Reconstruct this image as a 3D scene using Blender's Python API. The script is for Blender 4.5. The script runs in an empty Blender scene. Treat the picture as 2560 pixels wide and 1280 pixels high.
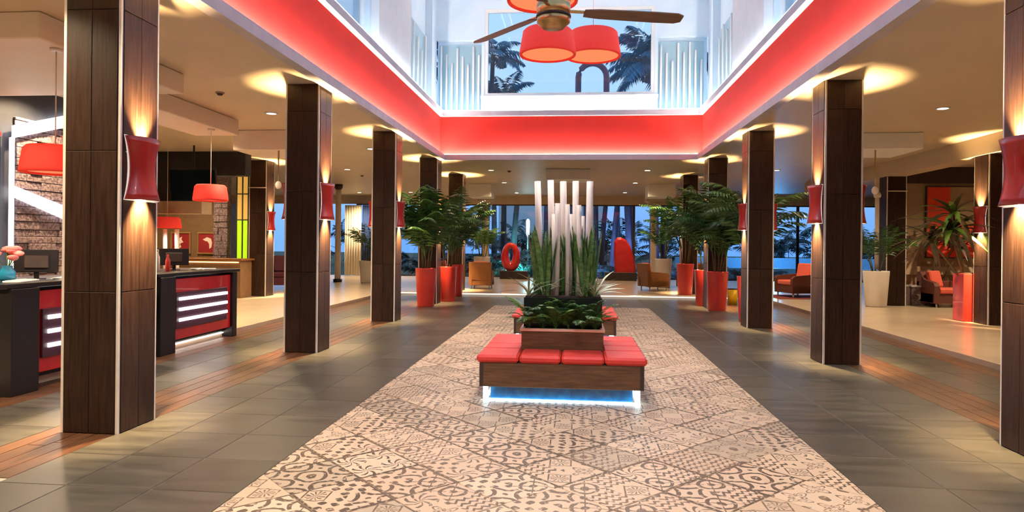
import bpy, math, random
from mathutils import Vector, Matrix

RND = random.Random(11)
scene = bpy.context.scene
COL = scene.collection
PI = math.pi

# ------------------------------------------------------------------ camera
YAW, ROLL, EYE, FPX, HORIZON = 0.0938, 0.0102, 1.5, 1700.0, 613.0
cam_data = bpy.data.cameras.new('camera')
cam_data.sensor_width = 36.0
cam_data.lens = FPX / 2560.0 * 36.0
cam_data.shift_y = -(640.0 - HORIZON) / 2560.0
cam_data.clip_end = 300.0
cam = bpy.data.objects.new('camera', cam_data)
COL.objects.link(cam)
_right = Vector((math.cos(YAW), math.sin(YAW), 0)); _up = Vector((0, 0, 1))
_fwd = Vector((-math.sin(YAW), math.cos(YAW), 0))
_cx = _right * math.cos(ROLL) + _up * math.sin(ROLL)
_cy = -_right * math.sin(ROLL) + _up * math.cos(ROLL)
_m = Matrix((_cx, _cy, -_fwd)).transposed().to_4x4()
_m.translation = (0, 0, EYE)
cam.matrix_world = _m
scene.camera = cam

# ------------------------------------------------------------------ colour management
scene.view_settings.view_transform = 'Standard'
scene.view_settings.look = 'None'
scene.view_settings.gamma = 1.0
scene.view_settings.use_curve_mapping = False
scene.view_settings.exposure = 0.25

# ------------------------------------------------------------------ sky at dusk
world = bpy.data.worlds.new('dusk_sky'); scene.world = world
world.use_nodes = True
_wt = world.node_tree; _wt.nodes.clear()
_o = _wt.nodes.new('ShaderNodeOutputWorld'); _b = _wt.nodes.new('ShaderNodeBackground')
_tc = _wt.nodes.new('ShaderNodeTexCoord'); _sx = _wt.nodes.new('ShaderNodeSeparateXYZ')
_rp = _wt.nodes.new('ShaderNodeValToRGB')
_rp.color_ramp.elements[0].position = 0.0; _rp.color_ramp.elements[0].color = (0.16, 0.38, 0.86, 1)
_e = _rp.color_ramp.elements.new(0.22); _e.color = (0.42, 0.62, 0.90, 1)
_rp.color_ramp.elements[-1].position = 0.9; _rp.color_ramp.elements[-1].color = (0.46, 0.66, 0.95, 1)
_wt.links.new(_tc.outputs['Generated'], _sx.inputs[0]); _wt.links.new(_sx.outputs['Z'], _rp.inputs[0])
_wt.links.new(_rp.outputs[0], _b.inputs[0]); _wt.links.new(_b.outputs[0], _o.inputs[0])
_b.inputs[1].default_value = 1.1

# ------------------------------------------------------------------ node helpers and materials
class NT:
    def __init__(s, tree): s.t = tree
    def n(s, kind, **kw):
        nd = s.t.nodes.new(kind)
        for k, v in kw.items(): setattr(nd, k, v)
        return nd
    def put(s, sock, v):
        if isinstance(v, bpy.types.NodeSocket): s.t.links.new(v, sock)
        else: sock.default_value = v
    def m(s, op, a, b=0.0, c=0.0):
        nd = s.n('ShaderNodeMath', operation=op)
        s.put(nd.inputs[0], a); s.put(nd.inputs[1], b); s.put(nd.inputs[2], c)
        return nd.outputs[0]
    def mix(s, f, a, b):
        nd = s.n('ShaderNodeMix', data_type='RGBA')
        s.put(nd.inputs['Factor'], f); s.put(nd.inputs[6], a); s.put(nd.inputs[7], b)
        return nd.outputs[2]
    def noise(s, vec, scale, detail=3.0, rough=0.55):
        nd = s.n('ShaderNodeTexNoise')
        if vec is not None: s.put(nd.inputs['Vector'], vec)
        nd.inputs['Scale'].default_value = scale; nd.inputs['Detail'].default_value = detail
        nd.inputs['Roughness'].default_value = rough
        return nd.outputs['Fac']
    def coord(s, kind='Object', scale=(1, 1, 1)):
        tc = s.n('ShaderNodeTexCoord'); mp = s.n('ShaderNodeMapping')
        s.t.links.new(tc.outputs[kind], mp.inputs[0]); mp.inputs['Scale'].default_value = scale
        return mp.outputs[0]

def c4(c): return (c[0], c[1], c[2], 1.0)

def material(name, a, b=None, rough=0.5, metal=0.0, scale=6.0, stretch=(1, 1, 1), bump=0.0, coat=0.0,
             per_object=0.0, emit=None, emit_s=0.0, spec=0.5, detail=4.0, contrast=(0.35, 0.7), bscale=None, rvar=0.0, sheen=0.0):
    """a, b: the two ends of the grain colour"""
    mt = bpy.data.materials.new(name); mt.use_nodes = True
    t = mt.node_tree; h = NT(t); p = t.nodes['Principled BSDF']
    b = b or tuple(min(1, x * 0.85) for x in a)
    v = h.coord('Object', stretch)
    if per_object:
        oi = h.n('ShaderNodeObjectInfo')
        ad = h.n('ShaderNodeVectorMath', operation='ADD'); t.links.new(v, ad.inputs[0])
        cb = h.n('ShaderNodeCombineXYZ'); h.put(cb.inputs[0], h.m('MULTIPLY', oi.outputs['Random'], 37.0)); h.put(cb.inputs[1], h.m('MULTIPLY', oi.outputs['Random'], 91.0))
        t.links.new(cb.outputs[0], ad.inputs[1]); v = ad.outputs[0]
    f = h.noise(v, scale, detail)
    mr = h.n('ShaderNodeMapRange'); h.put(mr.inputs[0], f); mr.inputs[1].default_value, mr.inputs[2].default_value = contrast
    col = h.mix(mr.outputs[0], c4(a), c4(b))
    if per_object:
        hs = h.n('ShaderNodeHueSaturation'); h.put(hs.inputs['Color'], col)
        h.put(hs.inputs['Value'], h.m('ADD', h.m('MULTIPLY', oi.outputs['Random'], 2 * per_object), 1.0 - per_object)); col = hs.outputs[0]
    h.put(p.inputs['Base Color'], col)
    p.inputs['Roughness'].default_value = rough; p.inputs['Metallic'].default_value = metal
    if rvar: h.put(p.inputs['Roughness'], h.m('ADD', h.m('MULTIPLY', f, rvar), rough - rvar * 0.5))
    p.inputs['Specular IOR Level'].default_value = spec
    p.inputs['Coat Weight'].default_value = coat
    p.inputs['Sheen Weight'].default_value = sheen
    if emit:
        p.inputs['Emission Color'].default_value = c4(emit); p.inputs['Emission Strength'].default_value = emit_s
    if bump:
        bp = h.n('ShaderNodeBump'); bp.inputs['Strength'].default_value = bump; bp.inputs['Distance'].default_value = 0.02
        h.put(bp.inputs['Height'], h.noise(v, bscale, 4.0) if bscale else f); t.links.new(bp.outputs[0], p.inputs['Normal'])
    return mt

def emitter(name, color, strength):
    mt = bpy.data.materials.new(name); mt.use_nodes = True
    t = mt.node_tree; t.nodes.clear()
    o = t.nodes.new('ShaderNodeOutputMaterial'); e = t.nodes.new('ShaderNodeEmission')
    e.inputs[0].default_value = c4(color); e.inputs[1].default_value = strength
    t.links.new(e.outputs[0], o.inputs[0]); return mt

def glass(name, tint=(0.92, 0.97, 1.0), gloss=0.12):
    mt = bpy.data.materials.new(name); mt.use_nodes = True
    t = mt.node_tree; t.nodes.clear(); h = NT(t)
    o = h.n('ShaderNodeOutputMaterial'); mx = h.n('ShaderNodeMixShader')
    tr = h.n('ShaderNodeBsdfTransparent'); tr.inputs[0].default_value = c4(tint)
    gl = h.n('ShaderNodeBsdfGlossy'); gl.inputs['Roughness'].default_value = 0.02
    lw = h.n('ShaderNodeLayerWeight'); lw.inputs[0].default_value = 0.25
    h.put(mx.inputs[0], h.m('ADD', h.m('MULTIPLY', lw.outputs['Fresnel'], 0.5), gloss * 0.3))
    t.links.new(tr.outputs[0], mx.inputs[1]); t.links.new(gl.outputs[0], mx.inputs[2]); t.links.new(mx.outputs[0], o.inputs[0])
    return mt

def pattern_tile_material():
    """patchwork cement tile: every tile picks one of several ornaments, drawn in its own axes"""
    mt = bpy.data.materials.new('patchwork_cement_tile'); mt.use_nodes = True
    t = mt.node_tree; h = NT(t); p = t.nodes['Principled BSDF']
    tc = h.n('ShaderNodeTexCoord'); oi = h.n('ShaderNodeObjectInfo'); rnd = oi.outputs['Random']
    sx = h.n('ShaderNodeSeparateXYZ'); t.links.new(tc.outputs['Object'], sx.inputs[0])
    ns = h.n('ShaderNodeTexNoise'); t.links.new(tc.outputs['Object'], ns.inputs['Vector']); ns.inputs['Scale'].default_value = 6.0
    wob = h.m('MULTIPLY', h.m('SUBTRACT', ns.outputs['Fac'], 0.5), 0.75)
    X0 = h.m('DIVIDE', sx.outputs['X'], 0.225); Y0 = h.m('DIVIDE', sx.outputs['Y'], 0.225)
    P = h.m('ADD', h.m('SUBTRACT', h.m('MULTIPLY', h.m('FRACT', X0), 2.0), 1.0), wob); Q = h.m('ADD', h.m('SUBTRACT', h.m('MULTIPLY', h.m('FRACT', Y0), 2.0), 1.0), wob)
    cell = h.m('ADD', h.m('MULTIPLY', h.m('FLOOR', X0), 0.37), h.m('MULTIPLY', h.m('FLOOR', Y0), 0.61))
    r = h.m('SQRT', h.m('ADD', h.m('MULTIPLY', P, P), h.m('MULTIPLY', Q, Q)))
    a = h.m('ARCTAN2', Q, P)
    ap, aq = h.m('ABSOLUTE', P), h.m('ABSOLUTE', Q)
    dc = h.m('SQRT', h.m('ADD', h.m('POWER', h.m('SUBTRACT', ap, 1.0), 2.0), h.m('POWER', h.m('SUBTRACT', aq, 1.0), 2.0)))
    gt = lambda x, v: h.m('GREATER_THAN', x, v)
    lt = lambda x, v: h.m('LESS_THAN', x, v)
    mx = lambda x, y: h.m('MAXIMUM', x, y)
    pats = []
    pats.append(mx(gt(h.m('SINE', h.m('MULTIPLY', r, 11.0)), 0.35), lt(h.m('ABSOLUTE', h.m('SUBTRACT', ap, aq)), 0.05)))
    pet = h.m('ADD', h.m('MULTIPLY', h.m('COSINE', h.m('MULTIPLY', a, 4.0)), 0.32), 0.52)
    pet2 = h.m('ADD', h.m('MULTIPLY', h.m('COSINE', h.m('MULTIPLY', a, 8.0)), 0.15), 0.33)
    pats.append(mx(mx(lt(h.m('ABSOLUTE', h.m('SUBTRACT', r, pet)), 0.07), lt(h.m('ABSOLUTE', h.m('SUBTRACT', r, pet2)), 0.05)), lt(dc, 0.28)))
    pats.append(gt(h.m('MULTIPLY', h.m('SINE', h.m('MULTIPLY', P, 6.3)), h.m('SINE', h.m('MULTIPLY', Q, 6.3))), 0.2))
    zig = h.m('PINGPONG', h.m('ADD', P, 4.0), 0.25)
    pats.append(gt(h.m('FRACT', h.m('MULTIPLY', h.m('ADD', Q, zig), 2.0)), 0.6))
    pats.append(mx(gt(h.m('SINE', h.m('MULTIPLY', dc, 9.5)), 0.4), lt(r, 0.16)))
    pats.append(h.m('MULTIPLY', gt(h.m('COSINE', h.m('ADD', h.m('MULTIPLY', a, 8.0), h.m('MULTIPLY', r, 7.0))), 0.45), lt(r, 0.92)))
    pats.append(mx(lt(h.m('ABSOLUTE', h.m('SUBTRACT', h.m('ADD', ap, aq), 0.9)), 0.07), h.m('MULTIPLY', gt(h.m('SINE', h.m('MULTIPLY', a, 12.0)), 0.3), lt(r, 0.55))))
    idx = h.m('FLOOR', h.m('MULTIPLY', h.m('FRACT', h.m('ADD', h.m('ADD', rnd, h.m('MULTIPLY', cell, h.m('GREATER_THAN', h.m('FRACT', h.m('MULTIPLY', rnd, 5.3)), 0.4))), 4.0)), 6.999))
    tot = None
    for k, pt in enumerate(pats):
        c = h.m('MULTIPLY', h.m('COMPARE', idx, float(k), 0.2), pt)
        tot = c if tot is None else h.m('ADD', tot, c)
    border = h.m('GREATER_THAN', mx(h.m('ABSOLUTE', X0), h.m('ABSOLUTE', Y0)), 0.93)
    tot = mx(tot, h.m('MULTIPLY', border, gt(h.m('FRACT', h.m('MULTIPLY', rnd, 23.0)), 0.45)))
    n2 = h.n('ShaderNodeTexNoise'); t.links.new(tc.outputs['Object'], n2.inputs['Vector']); n2.inputs['Scale'].default_value = 26.0
    wear = h.n('ShaderNodeMapRange'); h.put(wear.inputs[0], n2.outputs['Fac']); wear.inputs[1].default_value = 0.30; wear.inputs[2].default_value = 0.46
    ink = h.m('MULTIPLY', h.m('MULTIPLY', tot, wear.outputs[0]), 0.95)
    tint = h.m('FRACT', h.m('MULTIPLY', rnd, 7.31))
    base = h.mix(tint, c4((0.52, 0.395, 0.285)), c4((0.62, 0.485, 0.36)))
    base = h.mix(h.m('GREATER_THAN', h.m('FRACT', h.m('MULTIPLY', rnd, 13.7)), 0.90), base, c4((0.42, 0.34, 0.25)))
    inkc = h.mix(h.m('FRACT', h.m('MULTIPLY', rnd, 3.77)), c4((0.045, 0.030, 0.020)), c4((0.13, 0.085, 0.055)))
    h.put(p.inputs['Base Color'], h.mix(ink, base, inkc))
    p.inputs['Roughness'].default_value = 0.5
    return mt

M = {}
M['wood_clad'] = material('dark_wood_look_porcelain', (0.017, 0.008, 0.0055), (0.044, 0.023, 0.015), rough=0.38, scale=5.0, stretch=(9, 9, 0.7), per_object=0.18, spec=0.22, bump=0.06, contrast=(0.3, 0.75))
M['grout_brown'] = material('brown_grout', (0.17, 0.12, 0.085), rough=0.9)
M['bulkhead'] = material('pale_blush_paint', (0.80, 0.69, 0.60), (0.76, 0.65, 0.56), rough=0.55, scale=2)
M['steel_trim'] = material('pale_metal_trim', (0.80, 0.76, 0.72), (0.70, 0.66, 0.62), rough=0.35, metal=0.25)
M['white'] = material('white_paint', (0.82, 0.82, 0.80), (0.76, 0.76, 0.75), rough=0.55, scale=3)
M['ceiling'] = material('warm_beige_ceiling_paint', (0.62, 0.51, 0.37), (0.57, 0.47, 0.34), rough=0.45, scale=1.2)
M['upper_white'] = material('cool_white_plaster', (0.70, 0.82, 0.90), (0.62, 0.76, 0.86), rough=0.6, scale=1.8)
M['teal_panel'] = material('pale_teal_panel', (0.36, 0.52, 0.58), (0.30, 0.47, 0.55), rough=0.4, scale=2)
M['red_fascia'] = material('red_painted_fascia', (0.52, 0.030, 0.024), (0.48, 0.027, 0.021), rough=0.75, spec=0.15, scale=2)
M['ledge'] = material('grey_white_ledge', (0.55, 0.50, 0.54), (0.46, 0.43, 0.47), rough=0.5, scale=4)
M['grout_light'] = material('pale_grout', (0.40, 0.36, 0.30), rough=0.9)
M['grout_tile'] = material('sand_grout', (0.26, 0.19, 0.13), rough=0.9)
M['slate'] = material('grey_slate_tile', (0.046, 0.044, 0.038), (0.085, 0.079, 0.066), rough=0.36, scale=3.2, stretch=(0.6, 3.0, 1), per_object=0.13, bump=0.05, rvar=0.2)
M['plank'] = material('red_brown_plank', (0.055, 0.022, 0.011), (0.135, 0.060, 0.028), rough=0.36, scale=4.0, stretch=(12, 0.9, 1), per_object=0.25, bump=0.05)
M['beige_floor'] = material('polished_beige_stone', (0.50, 0.40, 0.30), (0.44, 0.35, 0.26), rough=0.25, scale=1.5)
M['pattern'] = pattern_tile_material()
M['bench_wood'] = material('brown_bench_veneer', (0.080, 0.040, 0.021), (0.170, 0.088, 0.045), rough=0.4, scale=4, stretch=(1.0, 1.0, 10), bump=0.04)
M['red_vinyl'] = material('red_vinyl', (0.74, 0.055, 0.045), (0.66, 0.045, 0.038), rough=0.42, scale=3, bump=0.05)
M['red_lacquer'] = material('red_lacquer', (0.70, 0.048, 0.034), (0.62, 0.040, 0.030), rough=0.3, scale=2, coat=0.4)
M['red_shade'] = material('red_lamp_fabric', (0.72, 0.030, 0.020), (0.64, 0.026, 0.018), rough=0.7, scale=40, emit=(1.0, 0.05, 0.03), emit_s=0.22)
M['diffuser'] = emitter('warm_diffuser_glow', (1.0, 0.25, 0.10), 0.95)
M['brass'] = material('aged_brass', (0.50, 0.37, 0.17), (0.36, 0.26, 0.11), rough=0.32, metal=0.9, scale=8)
M['blade_wood'] = material('brown_fan_blade', (0.10, 0.055, 0.03), (0.17, 0.10, 0.055), rough=0.45, scale=3, stretch=(1, 12, 1))
M['sconce_red'] = material('red_sconce_enamel', (0.40, 0.012, 0.012), (0.30, 0.010, 0.010), rough=0.32, scale=3, coat=0.3)
M['sconce_white'] = material('white_sconce_lining', (0.92, 0.88, 0.80), rough=0.5, emit=(1.0, 0.90, 0.78), emit_s=0.35)
M['led_warm'] = emitter('warm_white_led_strip', (1.0, 0.82, 0.70), 170.0)
M['led_cool'] = emitter('cool_white_ledge_strip', (0.74, 0.90, 1.0), 34.0)
M['led_base'] = emitter('desk_base_strip', (1.0, 0.85, 0.75), 6.0)
M['led_white'] = emitter('white_led_tube', (1.0, 0.95, 0.95), 4.0)
M['led_blue'] = emitter('cool_white_led_strip', (0.62, 0.86, 1.0), 7.0)
M['downlight'] = emitter('downlight_lamp', (1.0, 0.88, 0.66), 14.0)
M['blue_base'] = material('blue_mirror_plinth', (0.010, 0.11, 0.30), (0.02, 0.20, 0.46), rough=0.12, scale=14, coat=0.6)
M['black_gloss'] = material('black_lacquer', (0.010, 0.010, 0.012), (0.016, 0.014, 0.018), rough=0.3, scale=2, spec=0.35)
M['black_glass'] = material('black_glass_trough', (0.005, 0.012, 0.009), (0.012, 0.022, 0.016), rough=0.3, scale=4, spec=0.25)
M['pink_rim'] = material('rose_copper_rim', (0.85, 0.56, 0.46), (0.78, 0.50, 0.40), rough=0.4, scale=5)
M['purple_panel'] = material('dark_plum_panel', (0.075, 0.022, 0.045), (0.045, 0.015, 0.032), rough=0.4, scale=30, bump=0.15)
M['desk_red'] = material('red_lacquer_desk_front', (0.70, 0.020, 0.030), (0.58, 0.015, 0.026), rough=0.25, scale=2, coat=0.5)
M['navy_wall'] = material('dark_navy_wall_paint', (0.018, 0.020, 0.028), (0.026, 0.028, 0.038), rough=0.5)
M['stone'] = material('rough_split_stone', (0.25, 0.185, 0.195), (0.10, 0.066, 0.075), rough=0.85, scale=26, bump=1.0, contrast=(0.4, 0.62))
M['tan_wall'] = material('tan_wall_paint', (0.40, 0.29, 0.19), (0.35, 0.25, 0.165), rough=0.7)
M['cream_wall'] = material('cream_wall_paint', (0.62, 0.50, 0.37), (0.56, 0.45, 0.33), rough=0.7)
M['brown_wall'] = material('brown_wall_paint', (0.20, 0.115, 0.055), (0.16, 0.09, 0.043), rough=0.6)
M['dark_brown'] = material('dark_brown_paint', (0.035, 0.022, 0.018), (0.05, 0.03, 0.024), rough=0.5)
M['wicker'] = material('brown_woven_wicker', (0.30, 0.12, 0.030), (0.14, 0.05, 0.015), rough=0.6, scale=60, bump=0.6)
M['wicker_dark'] = material('dark_red_brown_wicker', (0.16, 0.045, 0.025), (0.08, 0.022, 0.015), rough=0.6, scale=60, bump=0.6)
M['fabric_red'] = material('red_orange_upholstery', (0.70, 0.10, 0.055), (0.60, 0.08, 0.045), rough=0.8, scale=40, sheen=0.3)
M['fabric_plum'] = material('plum_upholstery', (0.10, 0.015, 0.035), (0.07, 0.012, 0.028), rough=0.8, scale=40)
M['dark_fabric'] = material('dark_grey_upholstery', (0.03, 0.026, 0.026), (0.05, 0.04, 0.04), rough=0.8, scale=40)
M['leaf'] = material('palm_leaf_green', (0.018, 0.075, 0.014), (0.055, 0.16, 0.030), rough=0.42, scale=3, per_object=0.3)
M['leaf_bright'] = material('fresh_leaf_green', (0.06, 0.17, 0.025), (0.13, 0.28, 0.05), rough=0.42, scale=3, per_object=0.3)
M['leaf_blade'] = material('upright_leaf_green', (0.020, 0.090, 0.020), (0.14, 0.26, 0.07), rough=0.38, scale=5, stretch=(1, 1, 4), per_object=0.35)
M['leaf_pale'] = material('pale_variegated_leaf', (0.25, 0.33, 0.18), (0.46, 0.48, 0.32), rough=0.45, scale=6, per_object=0.2)
M['leaf_maroon'] = material('maroon_green_leaf', (0.030, 0.045, 0.018), (0.10, 0.035, 0.025), rough=0.4, scale=4, per_object=0.3)
M['leaf_night'] = material('shaded_garden_foliage', (0.006, 0.030, 0.040), (0.015, 0.060, 0.065), rough=0.6, scale=3, per_object=0.3)
M['leaf_blue'] = material('blue_green_palm_foliage', (0.010, 0.075, 0.15), (0.025, 0.12, 0.20), rough=0.6, scale=3, per_object=0.25)
M['stem'] = material('green_brown_stem', (0.10, 0.09, 0.03), (0.16, 0.13, 0.05), rough=0.7, scale=10)
M['trunk'] = material('grey_palm_trunk', (0.018, 0.020, 0.040), (0.045, 0.045, 0.075), rough=0.85, scale=8, stretch=(1, 1, 4), bump=0.4)
M['soil'] = material('dark_soil', (0.025, 0.016, 0.010), (0.05, 0.03, 0.02), rough=0.95, scale=30, bump=0.6)
M['pole_white'] = material('white_painted_pole', (0.80, 0.74, 0.70), (0.68, 0.62, 0.58), rough=0.5, scale=7, stretch=(1, 1, 0.6))
M['pot_white'] = material('white_ceramic_pot', (0.74, 0.70, 0.66), (0.68, 0.64, 0.60), rough=0.35, scale=3)
M['art_red'] = material('red_orange_canvas', (0.86, 0.070, 0.030), (0.76, 0.055, 0.025), rough=0.7, scale=3)
M['art_dark'] = material('crimson_print', (0.30, 0.012, 0.018), (0.24, 0.010, 0.015), rough=0.6, scale=3)
M['art_white'] = material('cream_print_motif', (0.85, 0.72, 0.62), rough=0.7)
M['gold_frame'] = material('gold_picture_frame', (0.45, 0.28, 0.10), (0.36, 0.22, 0.08), rough=0.4, metal=0.4)
M['sculpt_red'] = material('glossy_red_sculpture', (0.78, 0.035, 0.030), (0.62, 0.02, 0.025), rough=0.22, scale=3, coat=0.6)
M['glass'] = glass('clear_window_glass')
M['glass_screen'] = material('dark_screen_glass', (0.006, 0.012, 0.016), (0.01, 0.02, 0.03), rough=0.06, coat=0.5)
M['yellow_glow'] = material('backlit_yellow_glass', (0.62, 0.38, 0.10), rough=0.3, emit=(1.0, 0.55, 0.10), emit_s=0.45)
M['lime_glow'] = material('backlit_lime_glass', (0.42, 0.66, 0.02), rough=0.3, emit=(0.55, 1.0, 0.02), emit_s=0.55)
M['curtain'] = material('cream_curtain', (0.80, 0.74, 0.62), (0.70, 0.64, 0.52), rough=0.85, scale=12, stretch=(6, 6, 0.3))
M['curtain_blue'] = material('navy_curtain', (0.025, 0.06, 0.20), (0.02, 0.045, 0.15), rough=0.85, scale=12, stretch=(6, 6, 0.3))
M['grass'] = material('night_lawn', (0.010, 0.035, 0.018), (0.02, 0.055, 0.03), rough=0.95, scale=2)
M['pool'] = material('pool_water', (0.01, 0.16, 0.38), (0.02, 0.22, 0.48), rough=0.05, scale=4, bump=0.1, bscale=6)
M['pool_edge'] = material('pale_pool_edge', (0.20, 0.42, 0.58), rough=0.6)
M['roof'] = material('pale_roof_render', (0.55, 0.60, 0.64), (0.48, 0.53, 0.58), rough=0.8)
M['arch'] = material('dark_red_steel', (0.16, 0.012, 0.03), (0.09, 0.008, 0.03), rough=0.4)
M['yellow'] = material('yellow_enamel', (0.85, 0.52, 0.01), rough=0.4)
M['paper'] = material('white_paper', (0.85, 0.85, 0.85), rough=0.8)
M['blue_glaze'] = material('blue_glazed_vase', (0.02, 0.28, 0.50), (0.02, 0.2, 0.4), rough=0.15, coat=0.5)
M['petal_pink'] = material('pink_petal', (0.80, 0.30, 0.28), (0.70, 0.12, 0.12), rough=0.6, scale=20, per_object=0.2)
M['rug_red'] = material('dark_red_carpet', (0.20, 0.03, 0.02), (0.15, 0.02, 0.015), rough=0.95, scale=50)

# ------------------------------------------------------------------ mesh helpers
class MB:
    def __init__(s): s.v, s.f, s.sm = [], [], []
    def add(s, vs, fs, smooth=False):
        o = len(s.v); s.v += [tuple(x) for x in vs]
        s.f += [tuple(i + o for i in f) for f in fs]; s.sm += [smooth] * len(fs); return s
    def box(s, x0, x1, y0, y1, z0, z1):
        vs = [(x0, y0, z0), (x1, y0, z0), (x1, y1, z0), (x0, y1, z0), (x0, y0, z1), (x1, y0, z1), (x1, y1, z1), (x0, y1, z1)]
        return s.add(vs, [(0, 3, 2, 1), (4, 5, 6, 7), (0, 1, 5, 4), (1, 2, 6, 5), (2, 3, 7, 6), (3, 0, 4, 7)])
    def rbox(s, x0, x1, y0, y1, z0, z1, c=0.01):
        """box with chamfered edges"""
        xs, ys, zs = (x0, x1), (y0, y1), (z0, z1); vs, fs, idx = [], [], {}
        for i in (0, 1):
            for j in (0, 1):
                for k in (0, 1):
                    X, Y, Z = xs[i], ys[j], zs[k]; dx, dy, dz = (c if i == 0 else -c), (c if j == 0 else -c), (c if k == 0 else -c)
                    for ax, pt in ((0, (X, Y + dy, Z + dz)), (1, (X + dx, Y, Z + dz)), (2, (X + dx, Y + dy, Z))):
                        idx[(i, j, k, ax)] = len(vs); vs.append(pt)
        for ax in range(3):
            o = [a for a in range(3) if a != ax]
            for sd in (0, 1):
                q = []
                for p in ((0, 0), (1, 0), (1, 1), (0, 1)):
                    k = [0, 0, 0]; k[ax] = sd; k[o[0]], k[o[1]] = p; q.append(idx[(*k, ax)])
                fs.append(tuple(q))
        for ax in range(3):
            a, b = [t for t in range(3) if t != ax]
            for p in (0, 1):
                for r in (0, 1):
                    k0 = [0, 0, 0]; k1 = [0, 0, 0]; k0[a] = k1[a] = p; k0[b] = k1[b] = r; k1[ax] = 1
                    fs.append((idx[(*k0, a)], idx[(*k1, a)], idx[(*k1, b)], idx[(*k0, b)]))
        for i in (0, 1):
            for j in (0, 1):
                for k in (0, 1): fs.append((idx[(i, j, k, 0)], idx[(i, j, k, 1)], idx[(i, j, k, 2)]))
        return s.add(vs, fs)
    def lathe(s, prof, n=24, cx=0, cy=0, cap0=True, cap1=True, sx=1.0, sy=1.0, smooth=True):
        vs, fs = [], []
        for r, z in prof:
            for k in range(n):
                a = 2 * PI * k / n; vs.append((cx + r * sx * math.cos(a), cy + r * sy * math.sin(a), z))
        for i in range(len(prof) - 1):
            for k in range(n):
                k2 = (k + 1) % n; fs.append((i * n + k, i * n + k2, (i + 1) * n + k2, (i + 1) * n + k))
        s.add(vs, fs, smooth)
        caps = []
        if cap0: caps.append(tuple(reversed(range(n))))
        if cap1: caps.append(tuple(range((len(prof) - 1) * n, len(prof) * n)))
        if caps:
            o = len(s.v) - len(vs); s.f += [tuple(i + o for i in f) for f in caps]; s.sm += [False] * len(caps)
        return s
    def tube(s, pts, r, n=8, r1=None, caps=True):
        pts = [Vector(p) for p in pts]; rs = [r + ((r1 if r1 is not None else r) - r) * i / max(1, len(pts) - 1) for i in range(len(pts))]
        vs, fs = [], []
        for i, p in enumerate(pts):
            d = (pts[min(i + 1, len(pts) - 1)] - pts[max(i - 1, 0)]).normalized()
            ref = Vector((0, 0, 1)) if abs(d.z) < 0.9 else Vector((1, 0, 0))
            a = d.cross(ref).normalized(); b = d.cross(a)
            for k in range(n):
                t = 2 * PI * k / n; vs.append(p + (a * math.cos(t) + b * math.sin(t)) * rs[i])
        for i in range(len(pts) - 1):
            for k in range(n):
                k2 = (k + 1) % n; fs.append((i * n + k, (i + 1) * n + k, (i + 1) * n + k2, i * n + k2))
        s.add(vs, fs, True)
        if caps:
            o = len(s.v) - len(vs); s.f += [tuple(range(o, o + n)), tuple(reversed(range(o + (len(pts) - 1) * n, o + len(pts) * n)))]; s.sm += [False, False]
        return s
    def prism(s, poly, axis, a0, a1):
        """extrude a 2-D polygon along an axis: 'y' takes (x, z), 'x' takes (y, z), 'z' takes (x, y)"""
        f = {'y': lambda p, t: (p[0], t, p[1]), 'x': lambda p, t: (t, p[0], p[1]), 'z': lambda p, t: (p[0], p[1], t)}[axis]
        n = len(poly); vs = [f(p, a0) for p in poly] + [f(p, a1) for p in poly]
        fs = [tuple(range(n)), tuple(reversed(range(n, 2 * n)))] + [(i, i + n, (i + 1) % n + n, (i + 1) % n) for i in range(n)]
        return s.add(vs, fs)
    def mesh(s, name, mat):
        m = bpy.data.meshes.new(name); m.from_pydata(s.v, [], s.f)
        m.polygons.foreach_set('use_smooth', s.sm)
        if mat is not None: m.materials.append(mat if not isinstance(mat, str) else M[mat])
        m.update()
        import bmesh
        b = bmesh.new(); b.from_mesh(m); bmesh.ops.recalc_face_normals(b, faces=b.faces[:]); b.to_mesh(m); b.free()
        return m
    def build(s, name, mat, parent=None, loc=(0, 0, 0), rot=(0, 0, 0)):
        return put(name, s.mesh(name, mat), parent, loc, rot)

def put(name, data, parent=None, loc=(0, 0, 0), rot=(0, 0, 0), scale=(1, 1, 1)):
    o = bpy.data.objects.new(name, data); COL.objects.link(o); o.parent = parent
    o.location = loc; o.rotation_euler = rot; o.scale = scale
    return o

def tag(o, label, cat=None, group=None, kind=None):
    o['label'] = label
    if cat: o['category'] = cat
    if group: o['group'] = group
    if kind: o['kind'] = kind
    return o

def thing(name, label, cat, loc=(0, 0, 0), rz=0.0, group=None):
    return tag(put(name, None, None, loc, (0, 0, rz)), label, cat, group)

def struct(name, mb, mat, label, cat):
    return tag(mb.build(name, mat), label, cat, kind='structure')

def copy_tree(root, loc, rz, label, group=None, scale=None):
    def cp(o, par):
        c = o.copy(); COL.objects.link(c); c.parent = par
        for ch in list(o.children): cp(ch, c)
        return c
    c = cp(root, None); c.location = loc; c.rotation_euler = (0, 0, rz); c['label'] = label
    if group: c['group'] = group
    if scale: c.scale = scale
    return c

def lamp(kind, loc, power, color, parent=None, rot=(0, 0, 0), name='lamp_light', **kw):
    d = bpy.data.lights.new(name, kind); d.energy = power; d.color = color
    for k, v in kw.items(): setattr(d, k, v)
    return put(name, d, parent, loc, rot)

WARM = (1.0, 0.74, 0.44); WARMER = (1.0, 0.66, 0.30)
CEIL = 3.68
# the light well: inner lip edges
WX0, WX1, WY0, WY1 = -3.33, 2.93, -1.0, 16.9

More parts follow.
